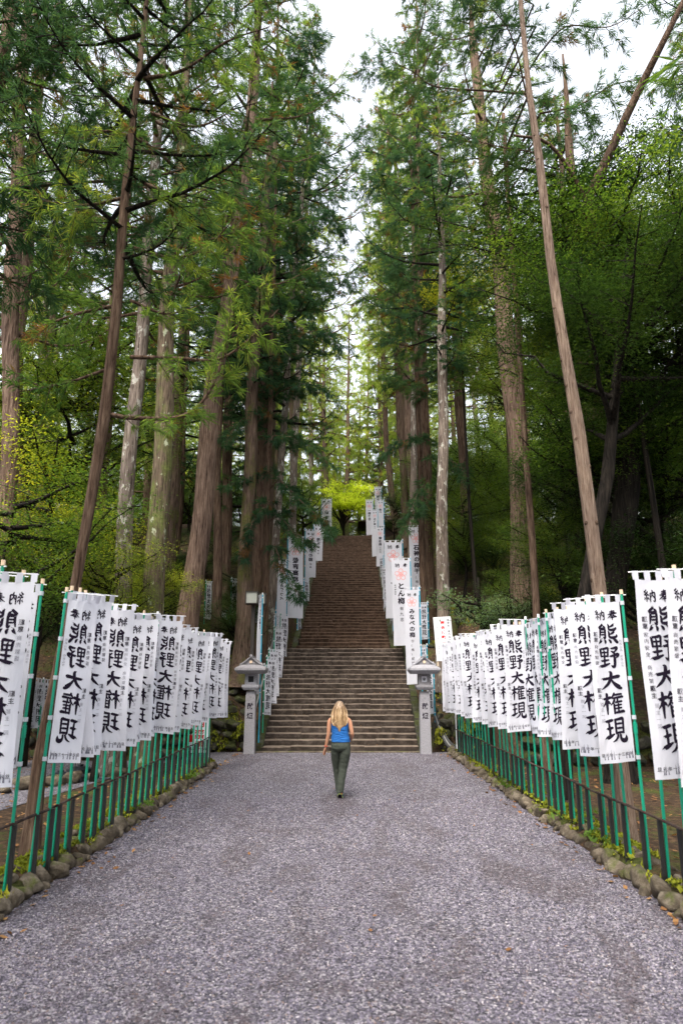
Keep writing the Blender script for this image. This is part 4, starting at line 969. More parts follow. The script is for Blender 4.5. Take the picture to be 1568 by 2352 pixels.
nn = np.empty(len(tm.vertices)*3, np.float32); tm.vertices.foreach_get('normal', nn); nn = nn.reshape(-1,3)
co += nn*(vnoise(co[:,0]*14, co[:,2]*38+co[:,0]*20, co[:,1]*10, 4)*.0035)[:,None]; tm.vertices.foreach_set('co', co.ravel()); tm.update()
trs = link('trousers', tm, W)
MB().tube([(.02+.150*math.cos(a), -.002+.113*math.sin(a), .972) for a in np.linspace(0, 6.28, 25)], .012, 6, caps=False).build('waistband', M['trouser'], trs, True)
# shoes: the near foot pushes off with its sole showing
def shoe(loc, pitch, yaw, nm):
    r = link('shoe', mesh('shoe', *(lambda b: (np.array(b.v), b.f))(shoe_part(0)), M['shoe'], True), W, loc=loc, rot=(pitch, 0, yaw))
    for i, (n_, m_) in enumerate((('midsole', 'lime'), ('outsole', 'ink'), ('heel_tab', 'orange'))):
        b = shoe_part(i+1); link(n_, mesh(n_, np.array(b.v), b.f, M[m_], i == 0), r)
def outline(k, z):
    pts = [(-.030,0),(-.036,.03),(-.033,.09),(-.040,.15),(-.046,.20),(-.040,.245),(-.015,.272),(.012,.272),(.036,.245),(.044,.20),(.038,.15),(.030,.09),(.034,.03),(.030,0),(.015,-.016),(-.015,-.016)]
    return [(x*k, .128+(y-.128)*(1+(k-1)*.5), z) for x, y in pts]
def shoe_part(i):
    b = MB()
    if i == 0: rs = [outline(1.0,.028), outline(1.0,.050), outline(.90,.072)]; tops = [(x*.85, min(y*.46, .10)+.0, .105) for x, y, z in outline(.9, 0)]; rs.append(tops)
    elif i == 1: rs = [outline(1.02,.012), outline(1.10,.018), outline(1.08,.032), outline(1.0,.036)]
    elif i == 2: rs = [outline(.96,-.002), outline(1.0,.0), outline(1.0,.0125)]
    else: return b.box((.028,.03,.052), (.012,.09,.036)).box((0,-.014,.075), (.022,.012,.055))
    n = len(rs[0]); v = [p for r_ in rs for p in r_]; f = [(k*n+j, k*n+(j+1)%n, (k+1)*n+(j+1)%n, (k+1)*n+j) for k in range(len(rs)-1) for j in range(n)]
    f += [tuple(range(n))[::-1], tuple((len(rs)-1)*n+j for j in range(n))]
    return b.add(v, [q[::-1] for q in f])
M['shoe'] = flat('teal_running_shoe', (.03,.14,.14), .7); M["lime"] = flat('lime_foam', (.50,.56,.18), .6); M['orange'] = flat('orange_rubber', (.85,.17,.03), .6)
shoe((.004,-.085,.055), -R_(32), R_(-8), 'near'); shoe((.0,.09,.0), R_(0), R_(-6), 'far')
# hair: many thin locks falling from the crown
hm = MB(); rr = random.Random(4)
cap_v = []
skull = link('hair', rock_mesh('hair', M['hair'], 5, 3, .03), W, loc=(0,.022,1.553), scale=(.086,.100,.100))
for i in range(330):
    a = rr.uniform(-math.pi*.98, 0)+0.02 if rr.random() < .8 else rr.uniform(-math.pi*1.15, .5)
    t0 = rr.uniform(.05,.95)
    x0 = .082*math.cos(a)*t0; y0 = .022+.096*math.sin(a)*t0; z0 = 1.553+.103*math.sqrt(max(0, 1-t0*t0))
    xw = .092*math.cos(a); yw = .022+.108*math.sin(a)
    spread = rr.uniform(.85,1.30); fall = 1.13+abs(math.cos(a))*.12+rr.uniform(-.02,.10)
    xe = .085*math.cos(a)*rr.uniform(.15,1.15); ph = rr.uniform(0,6)
    yb = -.135+.03*abs(math.cos(a))
    pts = [(x0,y0,z0), (xw,yw,1.56), (xw*1.12*spread,yw*1.05-.006,1.48), (xw*1.22*spread+.006*math.sin(ph),min(yw*1.0,-.045)-.03,1.40), (xw*1.25*spread+.010*math.sin(ph+1),yb+.015,1.32), ((xw*1.05+xe*.3)*.95,yb+.003,1.24), (xe,yb+rr.uniform(-.008,.008),fall)]
    c = catmull(pts, 3); r0 = rr.uniform(.006,.011); k = len(c)
    hm.tube([tuple(q) for q in c], [r0*(1-.75*(j/(k-1))**2.2) for j in range(k)], 4, caps=False)
hm.build('hair_locks', M['hair'], W, True)
g = MB(); g.tube([(-.083,.06,1.60),(-.06,.085,1.635),(0,.095,1.648),(.06,.085,1.635),(.083,.06,1.60)], .009, 6); g.box((-.038,.098,1.645), (.055,.012,.035)).box((.038,.098,1.645), (.055,.012,.035))
g.build('sunglasses', M['blackrubber'], W)

# ------------------------------------------------------------------ trees
def rot_basis(d):
    d = d/np.linalg.norm(d, axis=1, keepdims=True); r = np.where(np.abs(d[:,2:3]) < .9, np.array([[0,0,1.]]), np.array([[1.,0,0]]))
    a = np.cross(d, r); a /= np.linalg.norm(a, axis=1, keepdims=True); return d, a, np.cross(d, a)
def blades(Pt, D, size, nb, width, spread, g):
    """each tuft: nb narrow needle sprays fanning round its direction"""
    n = len(Pt); D, A, B = rot_basis(D)
    P0 = np.repeat(Pt, nb, 0); d = np.repeat(D, nb, 0); s = np.repeat(size, nb)
    d = d+g.normal(0, spread, d.shape); d[:,2] -= .18; d /= np.linalg.norm(d, axis=1, keepdims=True)
    L_ = s*g.uniform(.55, 1.15, len(s)); P0 = P0+g.normal(0, .05, P0.shape)*s[:,None]*1.5
    q = np.cross(d, g.normal(0, 1, d.shape)); q /= np.linalg.norm(q, axis=1, keepdims=True)+1e-9; wd = width*g.uniform(.7, 1.3, len(s))
    mid = P0+d*L_[:,None]*.45
    V = np.stack([P0, mid+q*wd[:,None]/2, P0+d*L_[:,None]+np.array([[0,0,-.12]])*L_[:,None], mid-q*wd[:,None]/2], 1).reshape(-1,3)
    i = np.arange(len(s))*4; F = np.concatenate([np.stack([i,i+1,i+2],1), np.stack([i,i+2,i+3],1)])
    return V, F
def leaves(Pt, size, nper, spread, g, droop=.3, aspect=.42):
    n = len(Pt)*nper; P0 = np.repeat(Pt, nper, 0)+g.normal(0, spread, (n,3))*np.array([[1,1,.6]])
    a = g.uniform(0, 6.28, n); d = np.stack([np.cos(a), np.sin(a), g.normal(-droop, .35, n)], 1); d /= np.linalg.norm(d, axis=1, keepdims=True)
    q = np.stack([-np.sin(a), np.cos(a), g.normal(0, .5, n)], 1); q /= np.linalg.norm(q, axis=1, keepdims=True)
    s = size*g.uniform(.6, 1.25, n)
    V = np.stack([P0, P0+d*s[:,None]*.5+q*s[:,None]*aspect/2, P0+d*s[:,None], P0+d*s[:,None]*.5-q*s[:,None]*aspect/2], 1).reshape(-1,3)
    i = np.arange(n)*4; F = np.concatenate([np.stack([i,i+1,i+2],1), np.stack([i,i+2,i+3],1)])
    return V, F
class Wood:
    def __init__(s): s.V = []; s.F = []; s.n = 0
    def limb(s, pts, r, n=5):
        pts = np.asarray(pts, float); k = len(pts); t = np.gradient(pts, axis=0); t, a, b = rot_basis(t+1e-9)
        q = 2*np.pi*np.arange(n)/n; r = np.asarray(r, float)
        V = pts[:,None]+(a[:,None]*np.cos(q)[None,:,None]+b[:,None]*np.sin(q)[None,:,None])*r[:,None,None]
        i = np.arange(k-1)[:,None]*n; j = np.arange(n)[None]; j2 = (j+1) % n
        A, B2, C2, D2 = i+j, i+j2, i+n+j2, i+n+j
        F = np.concatenate([np.stack([A,B2,C2],-1).reshape(-1,3), np.stack([A,C2,D2],-1).reshape(-1,3)])
        s.V.append(V.reshape(-1,3)); s.F.append(F+s.n); s.n += k*n
def join(name, parts, mats, smooth=False):
    V, F, Mi, k = [], [], [], 0
    for v, f, m in parts:
        if len(v) == 0: continue
        V.append(v); F.append(f+k); Mi.append(np.full(len(f), m)); k += len(v)
    return mesh(name, np.concatenate(V), np.concatenate(F), mats, smooth, np.concatenate(Mi))
def cedar_crown(seed, L_=14., R=2.9, nb=58, tw=7, blade=.34, nbl=13, width=.030, fol='cedar', bark='bark_brown', bare=.22, up=.15, ragged=.35):
    """crown from z=0 (lowest branch) to z=L_, round a trunk standing on the z axis"""
    g = np.random.default_rng(seed); w_ = Wood(); TP, TD, TS = [], [], []
    for i in range(nb):
        u = (i+g.random())/nb; z = L_*u**.95; az = i*2.4+g.normal(0,.5)
        ln = R*(1-u)**.55*g.uniform(1-ragged, 1.15)*(.75+.35*min(1, u*4)); ln = max(ln, .5)
        k = 8; t = np.linspace(0, 1, k); dirx = np.array([math.cos(az), math.sin(az)])
        sw = g.normal(0,.12); dz = (up-.9*t*(1-t)+.45*t*t)*ln*.55*t
        pts = np.stack([dirx[0]*t*ln-dirx[1]*sw*t*t*ln, dirx[1]*t*ln+dirx[0]*sw*t*t*ln, z+dz+g.normal(0,.03,k)*t], 1)
        w_.limb(pts, (.012+.055*(1-t)**1.3)*(.5+ln/R*.6), 4)
        nt_ = int(tw*(.6+.6*ln/R))
        for q in range(nt_):
            s_ = bare+(1-bare)*(q+.5)/nt_; p = np.array([np.interp(s_*(k-1), range(k), pts[:,c]) for c in range(3)])
            side = 1 if q % 2 else -1; a2 = az+side*g.uniform(.5,1.2); tl = (.25+.75*(1-abs(s_-.55)*1.1))*g.uniform(.4,1.)*min(1.2, ln*.45)
            td = np.array([math.cos(a2), math.sin(a2), g.uniform(-.35,.25)]); m = max(2, int(tl/.16))
            tp = p[None]+td[None]*np.linspace(0, tl, 4)[:,None]+np.array([[0,0,-.12]])*np.linspace(0,1,4)[:,None]**2*tl
            w_.limb(tp, [.014,.011,.008,.004], 3)
            for e in range(m):
                f = (e+.8)/m; TP.append(p+td*tl*f+np.array([0,0,-.12*f*f*tl])); TD.append(td*1.2+g.normal(0,.5,3)+np.array([0,0,.1])); TS.append(blade*g.uniform(.7,1.15))
        TP.append(pts[-1]); TD.append(pts[-1]-pts[-2]); TS.append(blade*1.1)
    bl = blades(np.array(TP), np.array(TD), np.array(TS), nbl, width, .52, g)
    return join('crown', [(np.concatenate(w_.V), np.concatenate(w_.F), 0), (*bl, 1)], [M[bark], M[fol]])
def broad_crown(seed, H=6., R=3., limbs=12, clus=46, leaf=.10, nper=26, spread=.26, fol='broad', bark='bark_dark', flat_=.7):
    g = np.random.default_rng(seed); w_ = Wood(); C = []
    for i in range(limbs):
        az = i*2.4+g.normal(0,.3); z = H*g.uniform(.05,.7); ln = R*g.uniform(.6,1.05); k = 7; t = np.linspace(0,1,k)
        rise = g.uniform(.15,.9)*(H-z)*.7
        pts = np.stack([math.cos(az+.3*math.sin(i))*t*ln, math.sin(az)*t*ln, z+rise*t**1.2], 1)+g.normal(0,.08,(k,3))*t[:,None]
        w_.limb(pts, .012+.07*(1-t)**1.2, 5)
        for q in range(max(2, clus//limbs)):
            s_ = g.uniform(.3,1.05); p = np.array([np.interp(min(s_,1)*(k-1), range(k), pts[:,c]) for c in range(3)])
            e = p+g.normal(0, .30, 3)*np.array([1,1,.55])*R*.5
            w_.limb(np.stack([p, (p+e)/2+g.normal(0,.05,3), e]), [.014,.010,.005], 3); C.append(e)
            if g.random() < .6: C.append((p+e)/2+g.normal(0,.12,3))
    lv = leaves(np.array(C), leaf, nper, spread, g)
    return join('crown', [(np.concatenate(w_.V), np.concatenate(w_.F), 0), (*lv, 1)], [M[bark], M[fol]])

CR = {}
CR['cedar'] = [cedar_crown(10+i, fol='cedar', R=3.0+.2*i, nb=50, tw=9, nbl=18, blade=.27, width=.019, ragged=.6) for i in range(4)]
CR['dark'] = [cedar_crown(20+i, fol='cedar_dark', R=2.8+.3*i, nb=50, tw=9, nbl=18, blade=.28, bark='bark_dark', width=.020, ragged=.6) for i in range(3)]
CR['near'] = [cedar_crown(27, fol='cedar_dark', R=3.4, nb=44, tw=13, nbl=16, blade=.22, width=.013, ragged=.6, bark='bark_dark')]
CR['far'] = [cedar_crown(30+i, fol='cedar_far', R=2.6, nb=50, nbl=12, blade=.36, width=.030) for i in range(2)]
CR['broad'] = [broad_crown(40+i, fol='broad', H=6, R=3, limbs=16, clus=210, nper=85, leaf=.088, spread=.30) for i in range(2)]
CR['broad_dark'] = [broad_crown(50+i, fol='broad_dark', H=6, R=3.1, limbs=16, clus=220, nper=85, leaf=.088, spread=.30) for i in range(2)]
CR['yellow'] = [broad_crown(60+i, fol='broad_yellow', H=5, R=2.8, limbs=16, clus=170, nper=52, leaf=.10, spread=.28) for i in range(2)]
CR['pale'] = [broad_crown(70, fol='shrub_pale', H=2.4, R=1.9, limbs=12, clus=60, nper=34, leaf=.12, spread=.20)]

def trunk_mesh(pts, rad, bark, seed, n=14, flare=.5, ridge=.05, knots=0):
    """pts, rad: control points; densified, with root flare, ridges and uneven outline"""
    pts = [Vector(p) for p in pts]; g = random.Random(seed); Ls = [0]
    for a, b in zip(pts, pts[1:]): Ls.append(Ls[-1]+(b-a).length)
    Lt = Ls[-1]; k = max(14, int(Lt/.42)); V = []; cen = []
    arr = np.array([tuple(p) for p in pts])
    for i in range(k+1):
        s_ = Lt*(i/k)**1.15; c = np.array([np.interp(s_, Ls, arr[:,q]) for q in range(3)]); r = np.interp(s_, Ls, rad)
        c[0] += .035*r/.2*math.sin(s_*.9+seed); c[1] += .035*math.cos(s_*.7+seed)
        fl = 1+flare*math.exp(-s_/.45); cen.append((c, r))
        for j in range(n):
            a = 2*math.pi*j/n; rr_ = r*fl*(1+ridge*float(vnoise(a*2.6+seed, s_*.35, 0, seed))+ridge*.7*float(vnoise(a*6, s_*1.2, 0, seed+3))+(fl-1)*.35*math.sin(a*3+seed)*1.0)
            V.append((c[0]+rr_*math.cos(a), c[1]+rr_*math.sin(a), c[2]))
    F = [(i*n+j, i*n+(j+1)%n, (i+1)*n+(j+1)%n, (i+1)*n+j) for i in range(k) for j in range(n)]+[tuple(k*n+j for j in range(n))]
    return mesh('trunk', np.array(V), F, M[bark], True), cen
CATN = {'near':'cedar', 'cedar':'cedar', 'dark':'cedar', 'far':'cedar', 'broad':'broadleaf tree', 'broad_dark':'broadleaf tree', 'yellow':'broadleaf tree', 'pale':'shrub'}
def hero(name, label, px, D, bark, crown=None, hc=9, clen=14, cscale=1, total=21, base=None, knots=0, flare=.5, stubs=0, cat='cedar', seed=0, extra=None, group='trees along the path and stairs', dD=0):
    """px: list of (x, y, width) read off the photograph from the ground up, all at distance D (drifting by dD)"""
    pts = []; rad = []
    for i, (x, y, w_) in enumerate(px):
        d = D+dD*i/(len(px)-1); p = P(x, y, d); pts.append(p); depth = d*CS+(p.z-CAMH)*SN; rad.append(max(.03, w_/2/1568*depth))
    bz = base if base is not None else gz(pts[0].x, D)
    p0 = Vector((pts[0].x, D, bz-.1)); 
    # slide the first point down to the ground along the trunk line
    q = pts[1]-pts[0]
    if abs(q.z) > .01: p0 = pts[0]+q*((bz-.1-pts[0].z)/q.z) if abs(bz-pts[0].z) < 4 else p0
    p0.y = D
    P2 = [p0]+[p for p in pts if p.z > bz+.3]; R2 = [rad[0]]+[r for p, r in zip(pts, rad) if p.z > bz+.3]
    top = P2[-1]; dr = (P2[-1]-P2[-2]).normalized(); dr = (dr+Vector((0,0,.6))).normalized()
    ht = total-(top.z-bz)
    if ht > 1:
        r0 = R2[-1]; P2 += [top+dr*ht*.5, top+dr*ht]; R2 += [r0*.6, .035]
    root = empty(name, tuple(p0), label=label, cat=cat, group=group)
    loc = [p-p0 for p in P2]
    tm_, cen = trunk_mesh(loc, R2, bark, seed or int(D*10), flare=flare)
    tr_ = link('trunk', tm_, root)
    if stubs:
        rr = random.Random(seed+1)
        for i in range(stubs):
            c, r = cen[int(len(cen)*(.10+.62*(i+rr.uniform(0,.6))/stubs))]
            a = rr.uniform(math.pi*1.02, math.pi*1.98); d = Vector((math.cos(a), math.sin(a), .25)); p = Vector(c)+d*r*.75
            MB().tube([p-d*r*.3, p+d*r*.10, p+d*r*.26, p+d*r*.34], [r*.60, r*.44, r*.30, r*.12], 8).build('knot', M['bark_brown'], tr_, True)
    if crown:
        zz = [c[0][2] for c in cen]; c0 = cen[int(np.argmin([abs(z-hc) for z in zz]))][0]; dd = Vector(cen[-1][0])-Vector(c0)
        cr = link('crown', random.choice(CR[crown]), root, loc=tuple(c0)); L_ = dd.length if dd.length > 3 else clen
        cr.rotation_euler = (dd.to_track_quat('Z', 'Y') @ Euler((0,0,random.uniform(0,6))).to_quaternion()).to_euler()
        cr.scale = (cscale, cscale, (L_+.6)/14. if crown in ('cedar','dark','far','near') else cscale)
    return root, tr_, cen, p0
LB = 'bark_brown'
SLIM = hero('cedar_tree', 'slim dark brown cedar leaning right, rising from behind the left railing', [(70,1990,38),(95,1753,31),(165,1389,24),(235,964,27),(270,689,22),(295,400,17),(320,150,13)], 8.5, 'bark_brown', 'near', 7.5, cscale=.8, total=17, base=0, seed=3)
hero('cedar_tree', 'whitish blotched cedar trunk between the slim brown one and the mossy one on the left', [(258,1770,56),(284,1314,40),(303,989,32),(330,700,28),(350,450,24)], 16.0, 'bark_lichen', 'cedar', 11, total=24, seed=5)
hero('cedar_tree', 'straight cedar trunk covered in yellow green moss on the left', [(325,1786,52),(357,1389,50),(375,939,42),(388,689,34),(412,400,28),(425,200,22)], 15.9, 'bark_moss', 'cedar', 11.5, total=25, seed=7)
hero('cedar_tree', 'stout reddish cedar trunk leaning right behind the end of the left banner row', [(395,1745,56),(430,1464,54),(465,1150,45),(492,889,38),(520,689,34),(560,420,28),(586,150,22)], 19.2, 'bark_red', 'cedar', 13, total=28, seed=9, flare=.35)
hero('cedar_tree', 'slim dark cedar standing on the bank left of the lamp post', [(497,1500,24),(498,1300,21),(500,1100,18),(505,900,15)], 24.5, 'bark_brown', 'dark', 9.0, cscale=.8, total=18, seed=11)
hero('cedar_tree', 'big mossy cedar with flaring roots right behind the left stone lantern', [(556,1545,62),(562,1400,40),(568,1239,30),(577,939,28),(600,640,24),(612,450,18)], 24.0, 'bark_mid', 'dark', 10.5, total=25, seed=13, flare=1.1)
hero('cedar_tree', 'brown cedar just right of the mossy one with flaring roots', [(590,1500,30),(598,1239,30),(605,939,27),(612,700,22)], 26.5, 'bark_brown', 'dark', 9, total=26, seed=15)
hero('cedar_tree', 'thin lichen speckled cedar leaning right between the lamp post and the stairs', [(615,1500,24),(632,1239,18),(645,1100,16),(665,739,14),(690,500,11)], 26.0, 'bark_lichen', 'dark', 8.5, cscale=.9, total=24, seed=17)
hero('cedar_tree', 'tall reddish cedar at the left picture edge', [(10,1500,40),(20,1000,38),(30,650,36),(42,300,28)], 17, 'bark_red', 'cedar', 11, total=26, seed=19, base=0)
hero('cedar_tree', 'pinkish grey cedar second from the left picture edge', [(25,1500,40),(42,739,32),(60,575,30),(80,300,24)], 19.5, 'bark_red', 'cedar', 13, total=27, seed=21)
hero('cedar_tree', 'thin pale cedar far back on the left', [(90,1480,20),(88,970,16),(95,800,15),(140,400,10)], 30, 'bark_lichen', 'far', 12, total=24, seed=23)
hero('cedar_tree', 'slim cedar behind the mossy one, deep in the shade', [(470,1450,12),(468,1100,12),(520,860,12),(540,600,10)], 34, 'bark_brown', 'cedar', 10, total=24, seed=25)
# right side
hero('knotted_tree', 'pale pinkish bare pole tree with many knots, leaning left across the right side', [(1450,1945,38),(1422,1730,33),(1374,1364,32),(1354,1189,31),(1329,989,29),(1289,764,24),(1264,600,21),(1237,350,18),(1214,200,13),(1194,0,10)], 9.5, 'bark_pink', None, total=17.5, base=.0, stubs=24, cat='bare tree', seed=31, flare=.3)
hero('cedar_tree', 'big brown cedar with a mossy flank, left of the knotted pale tree', [(1206,1500,52),(1204,1300,50),(1199,1139,50),(1179,939,44),(1154,689,38),(1134,500,32),(1104,300,26),(1089,120,20)], 21.5, 'bark_red', 'cedar', 13.5, total=26, seed=33, flare=.3)
hero('cedar_tree', 'slim mossy trunk close beside the big brown cedar on the right', [(1180,1560,18),(1180,1400,16),(1178,1150,14),(1172,900,12)], 23, 'bark_mid', 'broad', 8, cscale=.6, total=11, seed=35, cat='tree')
hero('cedar_tree', 'straight lichen speckled cedar behind the white notice board', [(1018,1520,36),(1016,1414,30),(1016,1189,27),(1016,814,21),(1014,600,16)], 23.5, 'bark_lichen', 'dark', 11.5, total=25, seed=37, flare=.5)
hero('cedar_tree', 'brown cedar just left of the lichen speckled one behind the tall banners', [(992,1480,24),(986,1239,20),(978,1000,18),(972,800,15)], 29.5, 'bark_brown', 'dark', 11, total=26, seed=39)
hero('cedar_tree', 'pale barked cedar seen above the tall banners on the right', [(978,1200,14),(974,914,15),(970,750,13),(965,520,10)], 37, 'bark_lichen', 'cedar', 12, total=26, seed=41)
hero('cedar_tree', 'slender cedar between the notice board tree and the big brown cedar', [(1066,1480,24),(1068,1089,18),(1060,900,14),(1052,700,10)], 33, 'bark_brown', 'cedar', 9, total=22, seed=43)
hero('cedar_tree', 'reddish cedar trunk directly behind the knotted pale tree', [(1400,1500,46),(1375,1089,42),(1345,800,38),(1330,600,34)], 20, 'bark_brown', 'broad_dark', 10, cscale=1.0, total=22, seed=45)
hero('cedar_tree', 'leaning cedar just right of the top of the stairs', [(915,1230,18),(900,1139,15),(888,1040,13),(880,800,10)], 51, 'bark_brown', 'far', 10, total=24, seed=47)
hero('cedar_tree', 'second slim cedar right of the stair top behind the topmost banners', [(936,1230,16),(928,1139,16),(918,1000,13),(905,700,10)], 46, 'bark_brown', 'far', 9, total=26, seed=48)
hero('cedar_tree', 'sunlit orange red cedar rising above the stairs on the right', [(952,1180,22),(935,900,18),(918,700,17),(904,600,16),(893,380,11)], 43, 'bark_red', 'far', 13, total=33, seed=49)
hero('dark_tree', 'near black broadleaf trunk behind the right banner row', [(1288,1834,38),(1300,1600,34),(1335,1400,30),(1395,1100,30)], 13.0, 'bark_dark', 'broad_dark', 6.5, cscale=.85, total=12, base=0, cat='tree', seed=51)
r_, tr_, cen, p0 = hero('dark_tree', 'big crooked dark broadleaf tree filling the right of the picture', [(1418,1700,56),(1412,1339,50),(1440,1100,56),(1425,839,58),(1395,650,50)], 15.0, 'bark_dark', None, total=12, base=0, cat='tree', seed=53)
for i in range(5):
    az = i*1.3; c = cen[int(len(cen)*(.42+.11*i))][0]
    cr = link('crown', random.choice(CR['broad' if i == 2 else 'broad_dark']), r_, loc=(c[0]+1.1*math.cos(az)+.9, c[1]+1.1*math.sin(az), c[2]-.8), rot=(0,0,az), scale=(.95,.95,.8))
w_ = Wood()
def off(x, y, D): return np.array(P(x, y, D)-p0)
for pth, r0 in (([(1410,700,15),(1395,600,14.6),(1345,490,14),(1400,350,13.4),(1470,200,12.8),(1530,80,12.2),(1600,-60,11.8)], .15), ([(1395,600,14.5),(1330,430,13.5),(1260,330,13),(1180,310,12.5)], .07), ([(1425,839,15),(1520,700,14),(1620,640,13)], .09), ([(1440,1000,15),(1380,900,14.4),(1310,880,14)], .05)):
    A = np.array([off(*q) for q in pth]); A = catmull([tuple(a) for a in A], 4); w_.limb(A, np.linspace(r0, r0*.35, len(A)), 8)
link('limbs', mesh('limbs', np.concatenate(w_.V), np.concatenate(w_.F), M['bark_brown'], True), r_)

def swept(name, label, cat, base_xy, zb, paths, fol, bark, seed, root=None, dk=1.0, trunk_r=.2, H=18, blade=.36, dens=1.0, fine=.022, grp='near cedars with low sweeping branches'):
    """a near tree whose trunk stands outside the picture; its long low branches are traced one by one"""
    g = np.random.default_rng(seed); x0, y0 = base_xy; own = root is None
    if own:
        root = empty(name, (x0, y0, zb), label=label, cat=cat, group=grp)
        tm_, cen = trunk_mesh([(0,0,-.2),(0,0,H*.5),(0,0,H)], [trunk_r, trunk_r*.7, .05], bark, seed); link('trunk', tm_, root)
    w_ = Wood(); TP, TD, TS = [], [], []
    for pth, r0, sz in paths:
        A = catmull([tuple(np.array(P(q[0], q[1], q[2]*dk))-np.array([x0,y0,zb])) for q in pth], 6); st = np.array([0,0,A[0][2]-.3]) if own and np.hypot(A[0][0],A[0][1]) > .2 else None
        if st is not None: A = np.concatenate([np.linspace(st, A[0], 5)[:-1], A])
        w_.limb(A, np.linspace(r0, r0*.22, len(A)), 6)
        seg = np.linalg.norm(np.diff(A, axis=0), axis=1).sum(); nt_ = int(seg*5.5*dens)
        for q in range(nt_):
            s_ = .12+.88*(q+.5)/nt_; i = s_*(len(A)-1); p = np.array([np.interp(i, range(len(A)), A[:,c]) for c in range(3)])
            t = A[min(int(i)+1, len(A)-1)]-A[int(max(0, min(i, len(A)-2)))]; t = t/(np.linalg.norm(t)+1e-9)
            td = np.cross(t, [0,0,1])*(1 if q % 2 else -1)+t*g.uniform(.2,.9)+np.array([0,0,g.uniform(-.9,.5)]); td /= np.linalg.norm(td)+1e-9; tl = sz*g.uniform(.35,1.1)
            tp = p[None]+td[None]*np.linspace(0,tl,4)[:,None]+np.array([[0,0,-.16]])*np.linspace(0,1,4)[:,None]**2*tl; w_.limb(tp, [.009,.007,.005,.003], 3)
            m = max(2, int(tl/.13))
            for e in range(m):
                f = (e+.8)/m; TP.append(p+td*tl*f+np.array([0,0,-.16*f*f*tl])); TD.append(td*1.1+g.normal(0,.45,3)); TS.append(blade*g.uniform(.5,.95))
    bl = blades(np.array(TP), np.array(TD), np.array(TS), 19, fine*.75, .55, g)
    link('crown' if own else 'low_branches', join('crown', [(np.concatenate(w_.V), np.concatenate(w_.F), 0), (*bl, 1)], [M[bark], M[fol]]), root)
swept('cedar_tree', 'near cedar beyond the left edge, long curving branches sweeping in over the path', 'cedar', (-5.6, 9.2), 0,
  [([(-120,260,9),(0,175,9),(120,110,9.3),(270,20,9.6),(330,-60,9.8)], .05, .9), ([(-140,470,9.5),(0,440,9.8),(150,420,10),(300,412,10.2),(430,385,10.4),(520,330,10.6)], .045, .9),
   ([(-140,500,10),(0,520,10.2),(120,545,10.4),(260,568,10.6),(380,500,10.8)], .03, .8), ([(-160,60,8.5),(60,40,8.8),(200,-30,9)], .04, .9), ([(-140,340,9),(60,300,9.2),(210,320,9.5)], .03, .8),
   ([(-140,640,10),(0,640,10.4),(110,680,10.8)], .03, .7), ([(-100,120,9),(100,200,9.4),(250,230,9.8)], .03, .8), ([(-60,-40,8),(150,-20,8.4),(400,-40,9),(560,-10,9.6)], .04, .9)], 'cedar_dark', 'bark_brown', 71, H=17, dens=1.15)
swept('', '', '', tuple(SLIM[3])[:2], SLIM[3].z,
  [([(243,950,13.6),(310,960,13.4),(420,955,13.2),(480,900,13.0),(520,800,12.9),(560,720,12.8)], .035, .55), ([(300,820,13.8),(400,822,13.6),(500,825,13.5),(570,780,13.4),(640,710,13.2)], .03, .6),
   ([(280,560,13.8),(390,590,13.6),(470,570,13.4),(540,500,13.2)], .03, .7), ([(330,180,13.8),(420,160,13.6),(520,95,13.4),(620,60,13.2)], .035, .8), ([(270,700,13.8),(180,720,13.6),(60,760,13.4)], .03, .7),
   ([(300,690,13.7),(380,720,13.6),(460,700,13.5)], .025, .6), ([(240,850,13.8),(150,880,13.6),(40,900,13.4)], .025, .6), ([(340,330,13.8),(250,300,13.6),(160,330,13.4)], .03, .8), ([(350,260,13.8),(450,290,13.5),(540,250,13.3)], .03,.8),
   ([(300,450,13.8),(200,470,13.6),(90,460,13.4)], .03, .8), ([(330,420,13.8),(420,450,13.5),(500,420,13.3)], .03,.8)], 'cedar', 'bark_brown', 73, root=SLIM[0], dk=8.6/13.6, dens=1.5, blade=.25, fine=.016)
swept('cedar_tree', 'slim cedar left of the stairs, dark sprays hanging before the tall banners', 'cedar', (-2.75, 24.6), 2.6,
  [([(640,1100,24),(690,1150,23.5),(735,1190,23),(760,1215,22.8)], .03, .5), ([(630,1000,24),(690,1010,23.5),(750,1060,23)], .03, .6), ([(630,1250,24),(660,1330,23.6),(690,1370,23.2)], .02, .4), ([(620,1150,24),(580,1200,23.6),(560,1280,23.4)], .025, .5),
   ([(640,900,24.5),(700,880,24),(760,900,23.6)], .03, .65), ([(630,950,24.5),(560,960,24),(520,1010,23.6)], .03, .6), ([(640,800,24.5),(720,760,24),(780,790,23.6)], .03, .7), ([(645,700,24.5),(700,640,24),(760,660,23.6)], .03, .7), ([(620,1080,24.4),(570,1090,24),(520,1120,23.6)],.02,.5), ([(640,1180,24.2),(680,1230,23.7),(700,1245,23.4)],.02,.45), ([(650,560,24.8),(700,520,24.2),(752,500,23.6),(790,520,23.4)], .03, .75), ([(655,420,25),(700,370,24.4),(745,340,23.8)], .03, .8), ([(660,260,25.2),(700,210,24.6),(750,200,24)], .03, .8), ([(660,140,25.4),(700,90,24.8),(740,70,24.2)], .03, .8)],
  'cedar_dark', 'bark_brown', 75, trunk_r=.13, H=21, dens=1.5, blade=.42, fine=.03)
